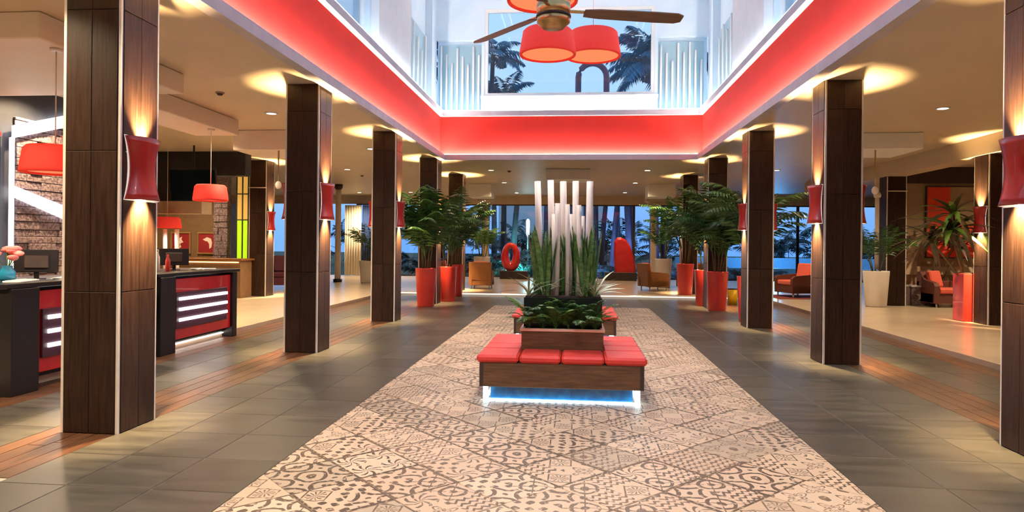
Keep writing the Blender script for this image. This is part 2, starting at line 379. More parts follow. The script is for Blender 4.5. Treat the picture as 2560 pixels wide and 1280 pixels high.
# ================================================================== THE SHELL
# ---- ceiling with the rectangular opening of the light well
mb = MB()
for x0, x1, y0, y1 in ((-16, WX0 - .12, -3, 31), (WX1 + .12, 14, -3, 31), (WX0 - .12, WX1 + .12, WY1 + .12, 31), (WX0 - .12, WX1 + .12, -3, WY0 - .12)):
    mb.box(x0, x1, y0, y1, CEIL, CEIL + 0.12)
ceiling = struct('ceiling', mb, 'ceiling', 'flat warm beige lobby ceiling around the light well', 'ceiling')

# ---- lip, red fascia and ledge of the light well
def ring(x0, x1, y0, y1, t, z0, z1):
    """rectangular frame whose inner edge is x0..x1, y0..y1"""
    return MB().box(x0 - t, x0, y0 - t, y1 + t, z0, z1).box(x1, x1 + t, y0 - t, y1 + t, z0, z1).box(x0, x1, y1, y1 + t, z0, z1).box(x0, x1, y0 - t, y0, z0, z1)
mbl = ring(WX0, WX1, WY0, WY1, 0.13, CEIL - 0.05, CEIL + 0.035)
for bx in ((WX0, WX0 + .015, WY0, WY1), (WX1 - .015, WX1, WY0, WY1), (WX0, WX1, WY1 - .015, WY1)):
    mbl.box(*bx, CEIL - 0.05, CEIL + 0.085)
struct('trim_1', mbl, 'ledge', 'grey-white lip around the lower edge of the light well', 'trim')
struct('wall_well', ring(WX0 - .13, WX1 + .13, WY0 - .13, WY1 + .13, 0.05, CEIL + 0.035, 4.74), 'red_fascia', 'tall glowing red fascia band around the light well', 'wall')
struct('trim_2', ring(WX0 - .03, WX1 + .03, WY0 - .03, WY1 + .03, 0.28, 4.74, 4.87), 'ledge', 'pale ledge above the red fascia of the light well', 'trim')
led = MB()
for bx in ((WX0 - .075, WX0 - .035, WY0, WY1 + .03), (WX1 + .035, WX1 + .075, WY0, WY1 + .03), (WX0 - .03, WX1 + .03, WY1 + .035, WY1 + .075)):
    led.box(*bx, CEIL + 0.036, CEIL + 0.05)
struct('trim_3', led, 'led_warm', 'white light strip glowing along the foot of the red fascia', 'light strip')

struct('trim_9', ring(WX0 - .05, WX1 + .05, WY0 - .05, WY1 + .05, 0.035, 4.871, 4.895), 'led_cool', 'cool light strip on top of the ledge washing the upper walls', 'light strip')
# ---- upper storey walls of the light well
UZ0, UZ1 = 4.87, 8.2
BX0, BX1, BY = -3.6, 3.2, 17.15
# rear upper wall with its big window and the two recesses for the rod screens
mb = MB()
mb.box(BX0, BX1, BY, BY + .3, 7.5, UZ1).box(-2.36, 1.9, BY, BY + .3, UZ0, 5.28)
mb.box(BX0, -2.36, BY, BY + .3, 6.72, 7.5).box(1.9, BX1, BY, BY + .3, 6.72, 7.5)
mb.box(BX0, -2.36, BY + .16, BY + .3, UZ0, 6.72).box(1.9, BX1, BY + .16, BY + .3, UZ0, 6.72)
mb.box(-2.44, -2.36, BY, BY + .16, UZ0, 6.72).box(1.9, 1.98, BY, BY + .16, UZ0, 6.72)
struct('wall_upper_rear', mb, 'upper_white', 'pale blue-white upper rear wall above the red fascia', 'wall')
for sgn, xw in ((-1, BX0), (1, BX1)):
    a, b = (xw - .3, xw) if sgn < 0 else (xw, xw + .3)
    mb = MB().box(a, b, -1.2, 17.15, 7.6, UZ1).box(a, b, -1.2, 17.15, UZ0, 5.02)
    mb.box(a, b, 11.5, 14.0, 5.02, 7.6).box(a, b, -1.2, 1.0, 5.02, 7.6).box(a, b, 16.6, 17.15, 5.02, 7.6).box(a, b, 5.6, 7.0, 5.02, 7.6)
    c, d = (a, a + .12) if sgn < 0 else (b - .12, b)
    mb.box(c, d, 14.0, 16.6, 5.02, 7.6)
    struct('wall_upper_left' if sgn < 0 else 'wall_upper_right', mb, 'upper_white',
           'pale upper wall of the light well on the %s' % ('left' if sgn < 0 else 'right'), 'wall')
    pil = MB().box(*((xw, xw + .14) if sgn < 0 else (xw - .14, xw)), 11.6, 13.9, UZ0, UZ1)
    struct('trim_4' if sgn < 0 else 'trim_5', pil, 'white', 'broad white pilaster on the upper %s wall' % ('left' if sgn < 0 else 'right'), 'pilaster')
    for k, (y0, y1) in enumerate(((7.0, 11.5), (1.0, 5.6))):
        wn = 'window_%d' % (2 + k * 2 + (0 if sgn < 0 else 1))
        fr = MB(); fx0, fx1 = (xw - .2, xw - .1) if sgn < 0 else (xw + .1, xw + .2)
        fr.box(fx0, fx1, y0, y1, 5.02, 5.10).box(fx0, fx1, y0, y1, 7.52, 7.6).box(fx0, fx1, y0, y0 + .08, 5.1, 7.52).box(fx0, fx1, y1 - .08, y1, 5.1, 7.52)
        fr.box(fx0, fx1, (y0 + y1) / 2 - .04, (y0 + y1) / 2 + .04, 5.1, 7.52)
        w = tag(fr.build(wn, 'white'), 'upper %s window with white frame, %s the pilaster' % ('left' if sgn < 0 else 'right', 'next to' if k == 0 else 'far in front of'), 'window', kind='structure')
        for p0, p1 in ((y0 + .08, (y0 + y1) / 2 - .04), ((y0 + y1) / 2 + .04, y1 - .08)):
            MB().box((fx0 + fx1) / 2 - .006, (fx0 + fx1) / 2 + .006, p0, p1, 5.1, 7.52).build('pane', 'glass', w)
# rear upper window
fr = MB().box(-2.36, 1.9, BY + .02, BY + .14, 5.28, 5.36).box(-2.36, 1.9, BY + .02, BY + .14, 7.42, 7.5).box(-2.36, -2.28, BY + .02, BY + .14, 5.36, 7.42).box(1.82, 1.9, BY + .02, BY + .14, 5.36, 7.42)
w1 = tag(fr.build('window_1', 'white'), 'large upper rear window looking onto palms and sky', 'window', kind='structure')
MB().box(-2.28, 1.82, BY + .07, BY + .082, 5.36, 7.42).build('pane', 'glass', w1)
MB().box(-2.45, 1.99, BY - .06, BY + .02, 5.22, 5.28).build('window_sill', 'white', w1)
# roof of the light well: solid rim, beams and glass
rf = MB().box(-4.2, -2.8, -1.5, 17.6, UZ1, UZ1 + .25).box(2.4, 3.8, -1.5, 17.6, UZ1, UZ1 + .25).box(-2.8, 2.4, 15.6, 17.6, UZ1, UZ1 + .25).box(-2.8, 2.4, -1.5, 0.5, UZ1, UZ1 + .25)
roof = struct('ceiling_atrium', rf, 'upper_white', 'white roof rim with skylight above the light well', 'ceiling')
for k in range(1, 5):
    MB().box(-2.8, 2.4, 0.5 + k * 3.02 - .07, 0.5 + k * 3.02 + .07, UZ1 + .02, UZ1 + .2).build('beam', 'white', roof)
for k in range(5):
    MB().box(-2.8, 2.4, 0.5 + k * 3.02 + .07, 0.5 + (k + 1) * 3.02 - .07, UZ1 + .1, UZ1 + .112).build('pane', 'glass', roof)

# rod screens in the recesses
def rod_screen(label, x0, x1, y0, y1, n, seed):
    """panel with slim white rods of different heights; runs along x (y0 == y1) or along y"""
    along_x = (y0 == y1); rr = random.Random(seed)
    t = thing('rod_screen', label, 'screen', ((x0 + x1) / 2, (y0 + y1) / 2, 4.875), 0, 'rod screens in the light well')
    L = (x1 - x0) if along_x else (y1 - y0)
    pn = MB().box(-L / 2, L / 2, .0, .03, 0.02, 1.75) if along_x else MB().box(-.015, .015, -L / 2, L / 2, 0.15, 1.75)
    pn.build('backing_panel', 'teal_panel', t)
    hs = [1.72, 1.52, 1.28, 1.66, 1.45, 1.25, 1.70, 1.48]
    for k in range(n):
        u = -L / 2 + L * (k + .5) / n; hh = hs[(k + seed) % 8]
        p = (u, -.06, 0) if along_x else ((.06 if x0 < 0 else -.06), u, 0)
        MB().lathe([(.026, 0.02), (.026, hh - .02), (.018, hh)], 10).build('rod', 'white', t, p)
    return t
rod_screen('screen of slim white rods left of the upper rear window', -3.56, -2.45, BY + .13, BY + .13, 8, 0)
rod_screen('screen of slim white rods right of the upper rear window', 1.99, 3.12, BY + .13, BY + .13, 8, 3)
rod_screen('screen of white rods on the upper left side wall near the corner', BX0 - .16, BX0 - .16, 14.1, 16.5, 6, 1)
rod_screen('screen of white rods on the upper right side wall near the corner', BX1 + .16, BX1 + .16, 14.1, 16.5, 6, 4)

# ---- walls
struct('wall_front', MB().box(-16, 14, -3.2, -3, 0, CEIL), 'tan_wall', 'unseen tan wall added to close the near end of the lobby', 'wall')  # added behind the camera to keep sky light out
struct('wall_far_right', MB().box(13.8, 14, -3, 30, 0, CEIL), 'tan_wall', 'tan outer wall of the right lounge', 'wall')
struct('wall_far_left', MB().box(-16, -15.8, -3, 31, 0, CEIL), 'brown_wall', 'brown outer wall left of the reception', 'wall')
wall_left = struct('wall_left', MB().box(-8.0, -7.8, -3, 11.2, 0, CEIL), 'navy_wall', 'dark navy wall behind the near reception desk', 'wall')
struct('wall_rear_left', MB().box(-15.8, -9.95, 18.5, 18.7, 0, CEIL), 'brown_wall', 'brown wall with red pictures behind the far reception desk', 'wall')
struct('wall_lounge', MB().box(8.35, 13.8, 19.0, 19.2, 0, CEIL), 'tan_wall', 'tan wall behind the sofa in the right lounge', 'wall')
struct('trim_6', MB().box(8.45, 13.8, 18.93, 19.0, 0.83, 1.05).box(8.45, 9.0, 18.95, 19.0, 1.05, 1.75), 'cream_wall', 'cream band low on the lounge wall behind the sofa', 'trim')
struct('trim_7', MB().box(8.36, 13.8, 18.94, 19.0, 3.25, CEIL), 'dark_brown', 'dark band under the lounge ceiling', 'trim')
struct('wall_header', MB().box(-15.8, 13.8, 29.9, 30.1, 3.3, CEIL), 'cream_wall', 'cream header above the rear glass front', 'wall')
struct('beam_lounge', MB().box(7.72, 8.2, 8.0, 24.0, 3.32, CEIL), 'ceiling', 'long beige beam over the lounge columns on the right', 'beam')
for nm, bx, lb in (('bulkhead', (-7.8, -5.09, 6.0, 8.4, 3.42), 'cream ceiling box hanging over the near reception desk'),
                   ('bulkhead', (-6.8, -6.0, 9.1, 11.6, 3.4), 'narrow cream ceiling box over the far reception desk'),
                   ('bulkhead', (-6.65, -5.55, 12.63, 13.9, 3.29), 'pale ceiling box behind the second left column'),
                   ('bulkhead', (5.3, 6.42, 13.3, 14.6, 3.37), 'white ceiling box right of the second right column'),
                   ('bulkhead', (-.87, .38, 19.3, 20.4, 3.38), 'white ceiling box above the central white poles'),
                   ('bulkhead', (-3.85, -3.02, 24, 25.0, 3.21), 'small white ceiling box before the left rear post'),
                   ('bulkhead', (2.48, 3.43, 24, 25.0, 3.23), 'small white ceiling box before the right rear post')):
    x0, x1, y0, y1, z0 = bx
    b = MB().rbox(x0, x1, y0, y1, z0, CEIL - .002, .012)
    tag(b.build(nm, 'white' if x0 > -5 else 'bulkhead'), lb, 'ceiling box', kind='structure')

# ---- rear glass front
for k, (x0, x1) in enumerate(((-9.9, -7.0), (-7.0, -3.9), (-3.9, -.7), (-.7, 2.5), (2.5, 5.7), (5.7, 9.4), (9.4, 13.8))):
    f = MB().box(x0, x0 + .05, 29.95, 30.05, 0.08, 3.3).box(x1 - .05, x1, 29.95, 30.05, 0.08, 3.3).box(x0 + .05, x1 - .05, 29.95, 30.05, 0.08, .13).box(x0 + .05, x1 - .05, 29.95, 30.05, 3.25, 3.3)
    w = tag(f.build('window_%d' % (6 + k), 'dark_brown'), 'tall dark-framed pane of the rear glass front, number %s from the left' % ('one two three four five six seven'.split()[k]), 'window', kind='structure')
    MB().box(x0 + .05, x1 - .05, 29.99, 30.005, .13, 3.25).build('pane', 'glass', w)

# ================================================================== FLOORS
floor = struct('floor', MB().box(-16, 14, -3, 31, -.2, -.004), 'grout_light', 'lobby floor of grey slate tiles, red-brown planks and a patterned strip', 'floor')
struct('floor_left', MB().rbox(-15.8, -5.6, -3, 29.9, -.1, .08, .008), 'beige_floor', 'raised polished beige floor behind the reception desks', 'floor')
struct('floor_right', MB().rbox(5.28, 13.8, -3, 29.9, -.1, .08, .008), 'beige_floor', 'raised polished beige floor of the right lounge', 'floor')
struct('floor_rear', MB().rbox(-5.6, 5.28, 20.0, 29.9, -.1, .08, .008), 'beige_floor', 'raised beige floor at the rear of the lobby', 'floor')
struct('trim_8', MB().box(-5.6, 5.28, 19.955, 19.998, 0.035, .055), emitter('step_light_strip', (1, .93, .85), 2.2), 'light strip along the rear step edge', 'light strip')
_tiles = {}
def tile_mesh(w, l, mat, t=.004, g=.003):
    k = (round(w, 4), round(l, 4), mat)
    if k not in _tiles:
        _tiles[k] = MB().add([(-w/2+g, -l/2+g, -t), (w/2-g, -l/2+g, -t), (w/2-g, l/2-g, -t), (-w/2+g, l/2-g, -t),
                              (-w/2+g+.002, -l/2+g+.002, 0), (w/2-g-.002, -l/2+g+.002, 0), (w/2-g-.002, l/2-g-.002, 0), (-w/2+g+.002, l/2-g-.002, 0)],
                             [(4, 5, 6, 7), (0, 1, 5, 4), (1, 2, 6, 5), (2, 3, 7, 6), (3, 0, 4, 7)]).mesh('tile', mat)
    return _tiles[k]
far_tiles, far_planks = MB(), MB()
def far_rect(m, x0, x1, y0, y1, g=.003):
    m.box(x0 + g, x1 - g, y0 + g, y1 - g, -.004, 0)
def slate_cols(xs, y0, ynear, yfar, l=.6):
    for i in range(len(xs) - 1):
        y = y0
        while y < yfar - .01:
            e = min(y + l, yfar)
            if y < ynear: put('tile', tile_mesh(xs[i+1] - xs[i], e - y, 'slate'), floor, ((xs[i] + xs[i+1]) / 2, (y + e) / 2, 0))
            else: far_rect(far_tiles, xs[i], xs[i+1], y, e)
            y = e
slate_cols((-3.55, -3.1, -2.55, -2.0), 3.3, 14.0, 20.0)
slate_cols((1.78, 2.32, 2.9, 3.5), 3.3, 14.0, 20.0)
slate_cols((-5.1, -4.62, -4.15), 4.5, 13.0, 20.0)
slate_cols((4.1, 4.52, 4.95), 5.1, 13.0, 20.0)
slate_cols((-2.0, -1.4, -.75, -.13, .5, 1.12, 1.78), 16.8, 10.0, 20.0)
for x0, x1, y0 in ((-3.55, -2.0, 3.3), (1.78, 3.5, 3.3), (-5.1, -4.15, 4.5), (4.1, 4.95, 5.1)):
    far_rect(far_tiles, x0, x1, -3, y0)
def plank_cols(x0, x1, n, y0, ynear, yfar, seed):
    rr = random.Random(seed); w = (x1 - x0) / n
    for i in range(n):
        y = y0 - rr.uniform(0, .9)
        while y < yfar - .01:
            e = min(y + 1.2, yfar)
            if y < ynear: put('plank', tile_mesh(w, round(e - y, 3), 'plank'), floor, (x0 + (i + .5) * w, (y + e) / 2, 0))
            else: far_rect(far_planks, x0 + i * w, x0 + (i + 1) * w, y, e)
            y = e
plank_cols(-4.15, -3.55, 4, 4.2, 14, 20, 1); plank_cols(3.5, 4.1, 4, 5.2, 14, 20, 2)
plank_cols(-5.6, -5.1, 3, 5.8, 14, 20, 3); plank_cols(4.95, 5.28, 2, 6.4, 14, 20, 4)
for m, nm, mt in ((far_tiles, 'tile_field', 'slate'), (far_planks, 'plank_field', 'plank')):
    o = m.build(nm, mt, floor); o['kind'] = 'stuff'
# patterned strip: square cement tiles laid on the diagonal, cut at the borders
strip = struct('floor_strip', MB().box(-2.0, 1.78, -1.0, 16.8, -.0039, -.0025), 'grout_tile', 'patterned patchwork tile strip running down the middle of the lobby', 'floor')
def clip(poly, ax, lim, keep_less):
    out = []
    for i in range(len(poly)):
        a, b = poly[i], poly[(i + 1) % len(poly)]
        ia, ib = ((a[ax] <= lim), (b[ax] <= lim)) if keep_less else ((a[ax] >= lim), (b[ax] >= lim))
        if ia: out.append(a)
        if ia != ib:
            t = (lim - a[ax]) / (b[ax] - a[ax]); out.append((a[0] + t * (b[0] - a[0]), a[1] + t * (b[1] - a[1])))
    return out
TS = .45; HD = TS / math.sqrt(2)
full = tile_mesh(TS, TS, 'pattern', .0024, .0025)
near_rest = MB(); n_pat = 0
cs, sn = math.cos(PI / 4), math.sin(PI / 4)
for j in range(-4, 60):
    for i in range(-1, 9):
        cx = -2.0 + (i + (.5 if j % 2 else 0)) * 2 * HD; cy = 0.1 + j * HD
        d = TS / 2 - .0025; sq = [(cx, cy - d * 1.41421), (cx + d * 1.41421, cy), (cx, cy + d * 1.41421), (cx - d * 1.41421, cy)]
        p = clip(clip(clip(clip(sq, 0, -1.998, False), 0, 1.778, True), 1, 16.798, True), 1, -.99, False)
        if len(p) < 3: continue
        ar = abs(sum(p[k][0] * p[(k+1) % len(p)][1] - p[(k+1) % len(p)][0] * p[k][1] for k in range(len(p)))) / 2
        if ar < .004: continue
        if cy < 3.3 or ar < .03 and cy > 12:
            near_rest.prism(p, 'z', -.0024, 0); continue
        if len(p) == 4 and all(abs(u[0] - v[0]) + abs(u[1] - v[1]) < 1e-6 for u, v in zip(p, sq)): put('patterned_tile', full, strip, (cx, cy, 0), (0, 0, PI / 4))
        else:
            loc = [((x - cx) * cs + (y - cy) * sn, -(x - cx) * sn + (y - cy) * cs) for x, y in p]
            MB().prism(loc, 'z', -.0024, 0).build('patterned_tile', 'pattern', strip, (cx, cy, 0), (0, 0, PI / 4))
        n_pat += 1
o = near_rest.build('patterned_tile_field', 'pattern', strip); o['kind'] = 'stuff'

# ================================================================== COLUMNS AND SCONCES
CW = .47
_pf = {}
def panel_mesh(w, h):
    k = (w, h)
    if k not in _pf: _pf[k] = MB().rbox(-w/2, w/2, -.012, 0, 0, h, .003).mesh('panel', 'wood_clad')
    return _pf[k]
_core = MB().box(-CW/2+.014, CW/2-.014, -CW/2+.014, CW/2-.014, 0, CEIL - .001).mesh('core', 'grout_brown')
_ctrim = {}
def column(x, y, label, z0=0.0, top=CEIL, group='wood-clad lobby columns', w=CW):
    """x, y: centre of the shaft"""
    t = thing('column', label, 'column', (x, y, z0), 0, group)
    h = top - z0
    if z0 == 0.0 and top == CEIL and w == CW: put('core', _core, t)
    else: MB().box(-w/2+.014, w/2-.014, -w/2+.014, w/2-.014, 0, h - .001).build('core', 'grout_brown', t)
    key = (h, w)
    if key not in _ctrim: _ctrim[key] = MB().box(-.011, .011, -.011, .011, 0, h - .002).mesh('corner_trim', 'steel_trim')
    for sx in (-1, 1):
        for sy in (-1, 1): put('corner_trim', _ctrim[key], t, (sx * (w/2 - .008), sy * (w/2 - .008), 0))
    pw = (w - .044) / 2 - .002
    zs = [0.005]
    while zs[-1] + 1.1 < h: zs.append(zs[-1] + 1.1)
    for a in range(4):
        rz = a * PI / 2; nx, ny = math.sin(rz), -math.cos(rz)
        for z in zs:
            ph = round(min(1.096, h - .004 - z), 3)
            for sd in (-1, 1):
                off = sd * (pw / 2 + .0015)
                put('panel', panel_mesh(pw, ph), t, (nx * (w/2 - .002) + math.cos(rz) * off, ny * (w/2 - .002) + math.sin(rz) * off, z), (0, 0, rz))
    return t

def sconce_mesh(inner):
    m = MB(); nz, nt = 10, 14; H = .5; vs, fs = [], []
    for lay in (0, 1):
        for i in range(nz + 1):
            s = i / nz * 2 - 1; k = 1 - .20 * (1 - s * s); e = 1 - .30 * (1 - s * s)
            for j in range(nt + 1):
                a = (j / nt * 2 - 1) * (PI / 2) * 1.0
                rr = 1.0 - (.0 if lay == 0 else .05)
                if inner: rr -= .052
                vs.append((.125 * k * rr * math.cos(a) + .004, .20 * rr * e * math.sin(a), s * H / 2))
    n1 = (nz + 1) * (nt + 1)
    for i in range(nz):
        for j in range(nt):
            q = (i*(nt+1)+j, i*(nt+1)+j+1, (i+1)*(nt+1)+j+1, (i+1)*(nt+1)+j)
            fs += [q, tuple(n1 + x for x in reversed(q))]
    for j in range(nt):
        fs += [(j, n1 + j, n1 + j + 1, j + 1), (nz*(nt+1)+j, nz*(nt+1)+j+1, n1+nz*(nt+1)+j+1, n1+nz*(nt+1)+j)]
    for i in range(nz):
        fs += [(i*(nt+1), (i+1)*(nt+1), n1+(i+1)*(nt+1), n1+i*(nt+1)), (i*(nt+1)+nt, n1+i*(nt+1)+nt, n1+(i+1)*(nt+1)+nt, (i+1)*(nt+1)+nt)]
    return m.add(vs, fs, True)
_sc_shell = sconce_mesh(False).mesh('shade', 'sconce_red'); _sc_in = sconce_mesh(True).mesh('lining', 'sconce_white')
_fl = []
for s_ in range(-8, 9):
    z = s_ / 8 * .256; _fl.append((.207 * (1 - .22 * (1 - (s_ / 8) ** 2)), z))
_sc_back = MB().prism([(y, z) for y, z in _fl] + [(-y, z) for y, z in reversed(_fl)], 'x', .002, .012).mesh('back_plate', 'sconce_white')
def sconce(x, y, z, rz, label, power=900.0):
    t = thing('wall_sconce', label, 'wall lamp', (x, y, z), rz, 'red up-and-down wall sconces')
    put('shade', _sc_shell, t); put('lining', _sc_in, t); put('back_plate', _sc_back, t)
    for sg in (1, -1):
        ti = math.radians(15)
        lamp('SPOT', (.075, 0, sg * .17), power, WARMER, t, (0, ti, 0) if sg < 0 else (0, PI - ti, 0), 'sconce_light', spot_size=1.35, spot_blend=1.0, shadow_soft_size=.02)
    return t

LX = [-3.53, -3.51, -3.48, -3.48, -3.48]; RX = [3.27, 3.2, 3.19, 3.2, 3.2]   # aisle faces
LY = [4.97, 9.0, 12.87, 16.85, 20.75]; RY = [5.10, 9.15, 13.05, 17.0, 21.0]
ordn = ['nearest', 'second', 'third', 'fourth', 'fifth']
for k in range(5):
    z0 = .08 if k == 4 else 0.0
    column(LX[k] - CW/2, LY[k] + CW/2, '%s dark wood-clad column of the left row%s' % (ordn[k], [', between the two reception desks', ', right of the far reception desk', ', clear of the plants', ', behind a red palm planter', ', rearmost beside a red planter'][k]), z0)
    column(RX[k] + CW/2, RY[k] + CW/2, '%s dark wood-clad column of the right row%s' % (ordn[k], [', cut by the frame edge', ', standing clear beside the plank floor', ', with a red planter behind it', ', behind a red palm planter', ', rearmost beside a red planter'][k]), z0)
    for side, cx in ((-1, LX[k] - CW/2), (1, RX[k] + CW/2)):
        nm = 'left' if side < 0 else 'right'
        y = (LY if side < 0 else RY)[k] + CW/2
        sconce(cx - side * CW/2, y, 2.08, 0 if side < 0 else PI, 'red wall sconce on the aisle side of the %s %s column' % (ordn[k], nm))
        sconce(cx + side * CW/2, y, 2.08, PI if side < 0 else 0, 'red wall sconce on the outer side of the %s %s column' % (ordn[k], nm))
column(-8.15 - CW/2, 17.26 + CW/2, 'dark column beside the yellow and lime glass panel on the left', .08, CEIL, 'outer lobby columns')
column(7.75 + CW/2, 17.85 + CW/2, 'dark column left of the lounge sofa on the right', .08, 3.32, 'outer lobby columns')
column(7.75 + CW/2, 13.62 + CW/2, 'dark lounge column with a sconce, beside the nearest right column', .08, 3.32, 'outer lobby columns')
sconce(-8.15, 17.5, 2.08, 0, 'small dark red sconce on the column by the lime glass panel')
sconce(7.75, 13.85, 2.08, PI, 'red sconce on the lounge column in front of the large plant')
for x, y, lb in ((-8.38, 17.22, 'thin pale rail across the left outer column'), (7.98, 17.81, 'thin pale rail across the lounge column left of the sofa')):
    r = MB().tube([(-.24, 0, 0), (.24, 0, 0)], .012, 8); r.box(-.2, -.18, 0, .04, -.012, .012).box(.18, .2, 0, .04, -.012, .012)
    tag(r.build('wall_rail', 'steel_trim', None, (x, y, 2.95)), lb, 'rail')

# ================================================================== CEILING LIGHTS
_dl_ring = MB().lathe([(.075, -.012), (.105, -.012), (.105, 0), (.075, 0), (.075, -.012)], 24, cap0=False, cap1=False).mesh('trim_ring', 'white')
_dl_lens = MB().lathe([(.074, -.009), (.06, -.004)], 24).mesh('lens', 'downlight')
def downlight(x, y, label, power=60.0, z=CEIL):
    t = thing('downlight', label, 'ceiling light', (x, y, z - .001), 0, 'recessed ceiling downlights')
    put('trim_ring', _dl_ring, t); put('lens', _dl_lens, t)
    lamp('SPOT', (0, 0, -.03), power, WARM, t, (0, 0, 0), 'downlight_beam', spot_size=2.5, spot_blend=.8, shadow_soft_size=.06)
for x, y, lb, pw in ((-5.12, 11.0, 'bright downlight left of the second left column', 90), (5.6, 11.04, 'bright downlight between the first and second right columns', 90),
                 (5.57, 19.64, 'downlight right of the third right column', 70), (-2.48, 19.62, 'largest downlight left of the central ceiling box', 34),
                 (-2.5, 23.5, 'middle downlight left of the central white poles', 34), (-2.47, 28.1, 'rearmost downlight left of the central white poles', 34),
                 (2.01, 19.7, 'largest downlight right of the central ceiling box', 34), (2.0, 23.55, 'middle downlight right of the central white poles', 34),
                 (1.95, 27.8, 'rearmost downlight right of the central white poles', 34), (-6.7, 19.4, 'downlight between the second and third left columns', 70),
                 (-6.9, 27.9, 'small far downlight between the third and fourth left columns', 60),
                 (-4.6, 4.2, 'downlight above the aisle before the near reception desk', 90), (5.3, 5.0, 'downlight above the plank floor at the near right', 90),
                 (-4.7, 15.2, 'downlight over the left aisle behind the third column', 80), (5.5, 15.4, 'downlight over the right aisle behind the third column', 70),
                 (-4.8, 0.5, 'added downlight over the near left aisle out of the frame', 90), (4.6, 0.5, 'added downlight over the near right aisle out of the frame', 90),  # unseen pair, added for the light it gives
                 (10.2, 16.4, 'downlight above the lounge sofa', 90), (-10.5, 16.6, 'downlight before the red pictures', 90), (-9.2, 28.2, 'added downlight brightening the curtains at the left rear', 110), (-6.9, 4.6, 'added downlight behind the near desk end out of the frame', 110), (-7.3, 8.9, 'added downlight over the passage behind the desks', 110), (-7.2, 12.2, 'added downlight behind the far reception desk', 110), (-6.3, 16.0, 'added downlight over the beige floor left of the third column', 110)):  # from the curtains onward: added to brighten curtains and left ceiling
    if pw: downlight(x, y, lb, pw * 6.0)
for x, y, lb in ((-5.18, 9.45, 'small dark smoke detector on the left ceiling'), (-1.97, 19.84, 'small dark detector beside the largest rear downlight'), (-6.8, 21.1, 'small dark detector near the far left downlight')):
    t = thing('smoke_detector', lb, 'detector', (x, y, CEIL))
    MB().lathe([(.06, -.02), (.065, 0)], 16).build('base', 'tan_wall', t); MB().lathe([(.03, -.045), (.045, -.02)], 16).build('head', 'dark_brown', t)

def drum(name, label, x, y, zb, dia, hgt, ztop, power, group, cord_mat='steel_trim'):
    """red drum pendant; origin at the bottom rim"""
    t = thing(name, label, 'pendant lamp', (x, y, zb), 0, group)
    r1, r0 = dia / 2, dia * .42
    MB().lathe([(r1 - .03, .0), (r1, .0), (r1 + .005, .03), (r0 + .02, hgt - .03), (r0 - .01, hgt), (.02, hgt), (.02, hgt - .012), (r0 - .03, hgt - .014), (r1 - .03, .0)], 32, cap0=False, cap1=False).build('shade', 'red_shade', t)
    MB().lathe([(.02, .035), (r1 - .035, .03), (r1 - .035, .022), (.02, .018)], 32).build('diffuser', 'diffuser', t)
    MB().lathe([(.006, hgt), (.006, ztop - zb)], 8).build('cord', cord_mat, t)
    MB().lathe([(.05, ztop - zb - .03), (.06, ztop - zb - .001)], 16).build('canopy', cord_mat, t)
    if power: lamp('SPOT', (0, 0, .0), power * 1.8, (1, .86, .70), t, name='pendant_light', spot_size=2.4, spot_blend=.7, shadow_soft_size=.15)
    return t
drum('drum_pendant', 'large red drum pendant partly behind the fan hub at the top', -.406, 7.7, 4.26, .8, .36, UZ1, 200, 'drum pendants in the light well')
drum('drum_pendant', 'left of the two lower red drum pendants below the fan', -.43, 9.7, 4.21, .8, .36, UZ1, 200, 'drum pendants in the light well')
drum('drum_pendant', 'right of the two lower red drum pendants below the fan',   .24, 10.97, 4.53, .88, .40, UZ1 , 200, 'drum pendants in the light well')
drum('drum_pendant', 'added red drum pendant out of frame above the near end of the patterned strip', -.3, 2.6, 4.3, .8, .36, UZ1, 300, 'drum pendants in the light well')  # never in view, added to light the near part of the strip
drum('drum_pendant', 'added red drum pendant out of frame above the camera end of the lobby', .2, 0.2, 4.3, .8, .36, UZ1, 300, 'drum pendants in the light well')  # another unseen pendant added for light on the near floor
drum('drum_pendant', 'red pendant before the stone panel over the near reception desk', -5.2, 6.35, 2.17, .60, .27, 3.42, 22, 'drum pendants over reception')
drum('drum_pendant', 'red pendant hanging above the far reception desk', -6.12, 10.9, 2.19, .55, .27, 3.4, 22, 'drum pendants over reception')
drum('drum_pendant', 'half hidden red pendant left of the red pictures', -9.6, 15.2, 1.82, .62, .26, CEIL, 16, 'drum pendants over reception')

# ceiling fan
FX, FY, FZ = -.236, 6.5, 3.57
fan = thing('ceiling_fan', 'brass ceiling fan with brown blades hanging in the light well', 'ceiling fan', (FX, FY, FZ))
MB().lathe([(.02, .0), (.10, .005), (.125, .03), (.15, .05), (.158, .06), (.158, .10), (.15, .11), (.15, .125), (.162, .13), (.162, .22), (.15, .23), (.15, .25), (.166, .26), (.166, .40), (.12, .43), (.06, .46), (.05, .56), (.02, .6)], 32).build('motor_housing', 'brass', fan)
MB().lathe([(.155, .105), (.168, .108), (.168, .122), (.155, .125)], 32, cap0=False, cap1=False).build('collar', 'black_gloss', fan)
MB().lathe([(.018, .56), (.018, UZ1 - FZ)], 12).build('downrod', 'brass', fan)
MB().lathe([(.03, UZ1 - FZ - .12), (.09, UZ1 - FZ - .02), (.09, UZ1 - FZ - .001)], 20).build('canopy', 'brass', fan)
_bl = [(.30, -.055), (.45, -.075), (1.0, -.085), (1.22, -.08), (1.28, -.05), (1.28, .05), (1.22, .08), (1.0, .085), (.45, .075), (.30, .055)]
for k in range(3):
    a = math.radians(13 + 120 * k)
    bl = MB().prism(_bl, 'z', -.006, .006).build('blade', 'blade_wood', fan, (0, 0, .165), (math.radians(-14), 0, a))
    MB().box(.14, .42, -.02, .02, .006, .016).build('blade_iron', 'brass', bl)

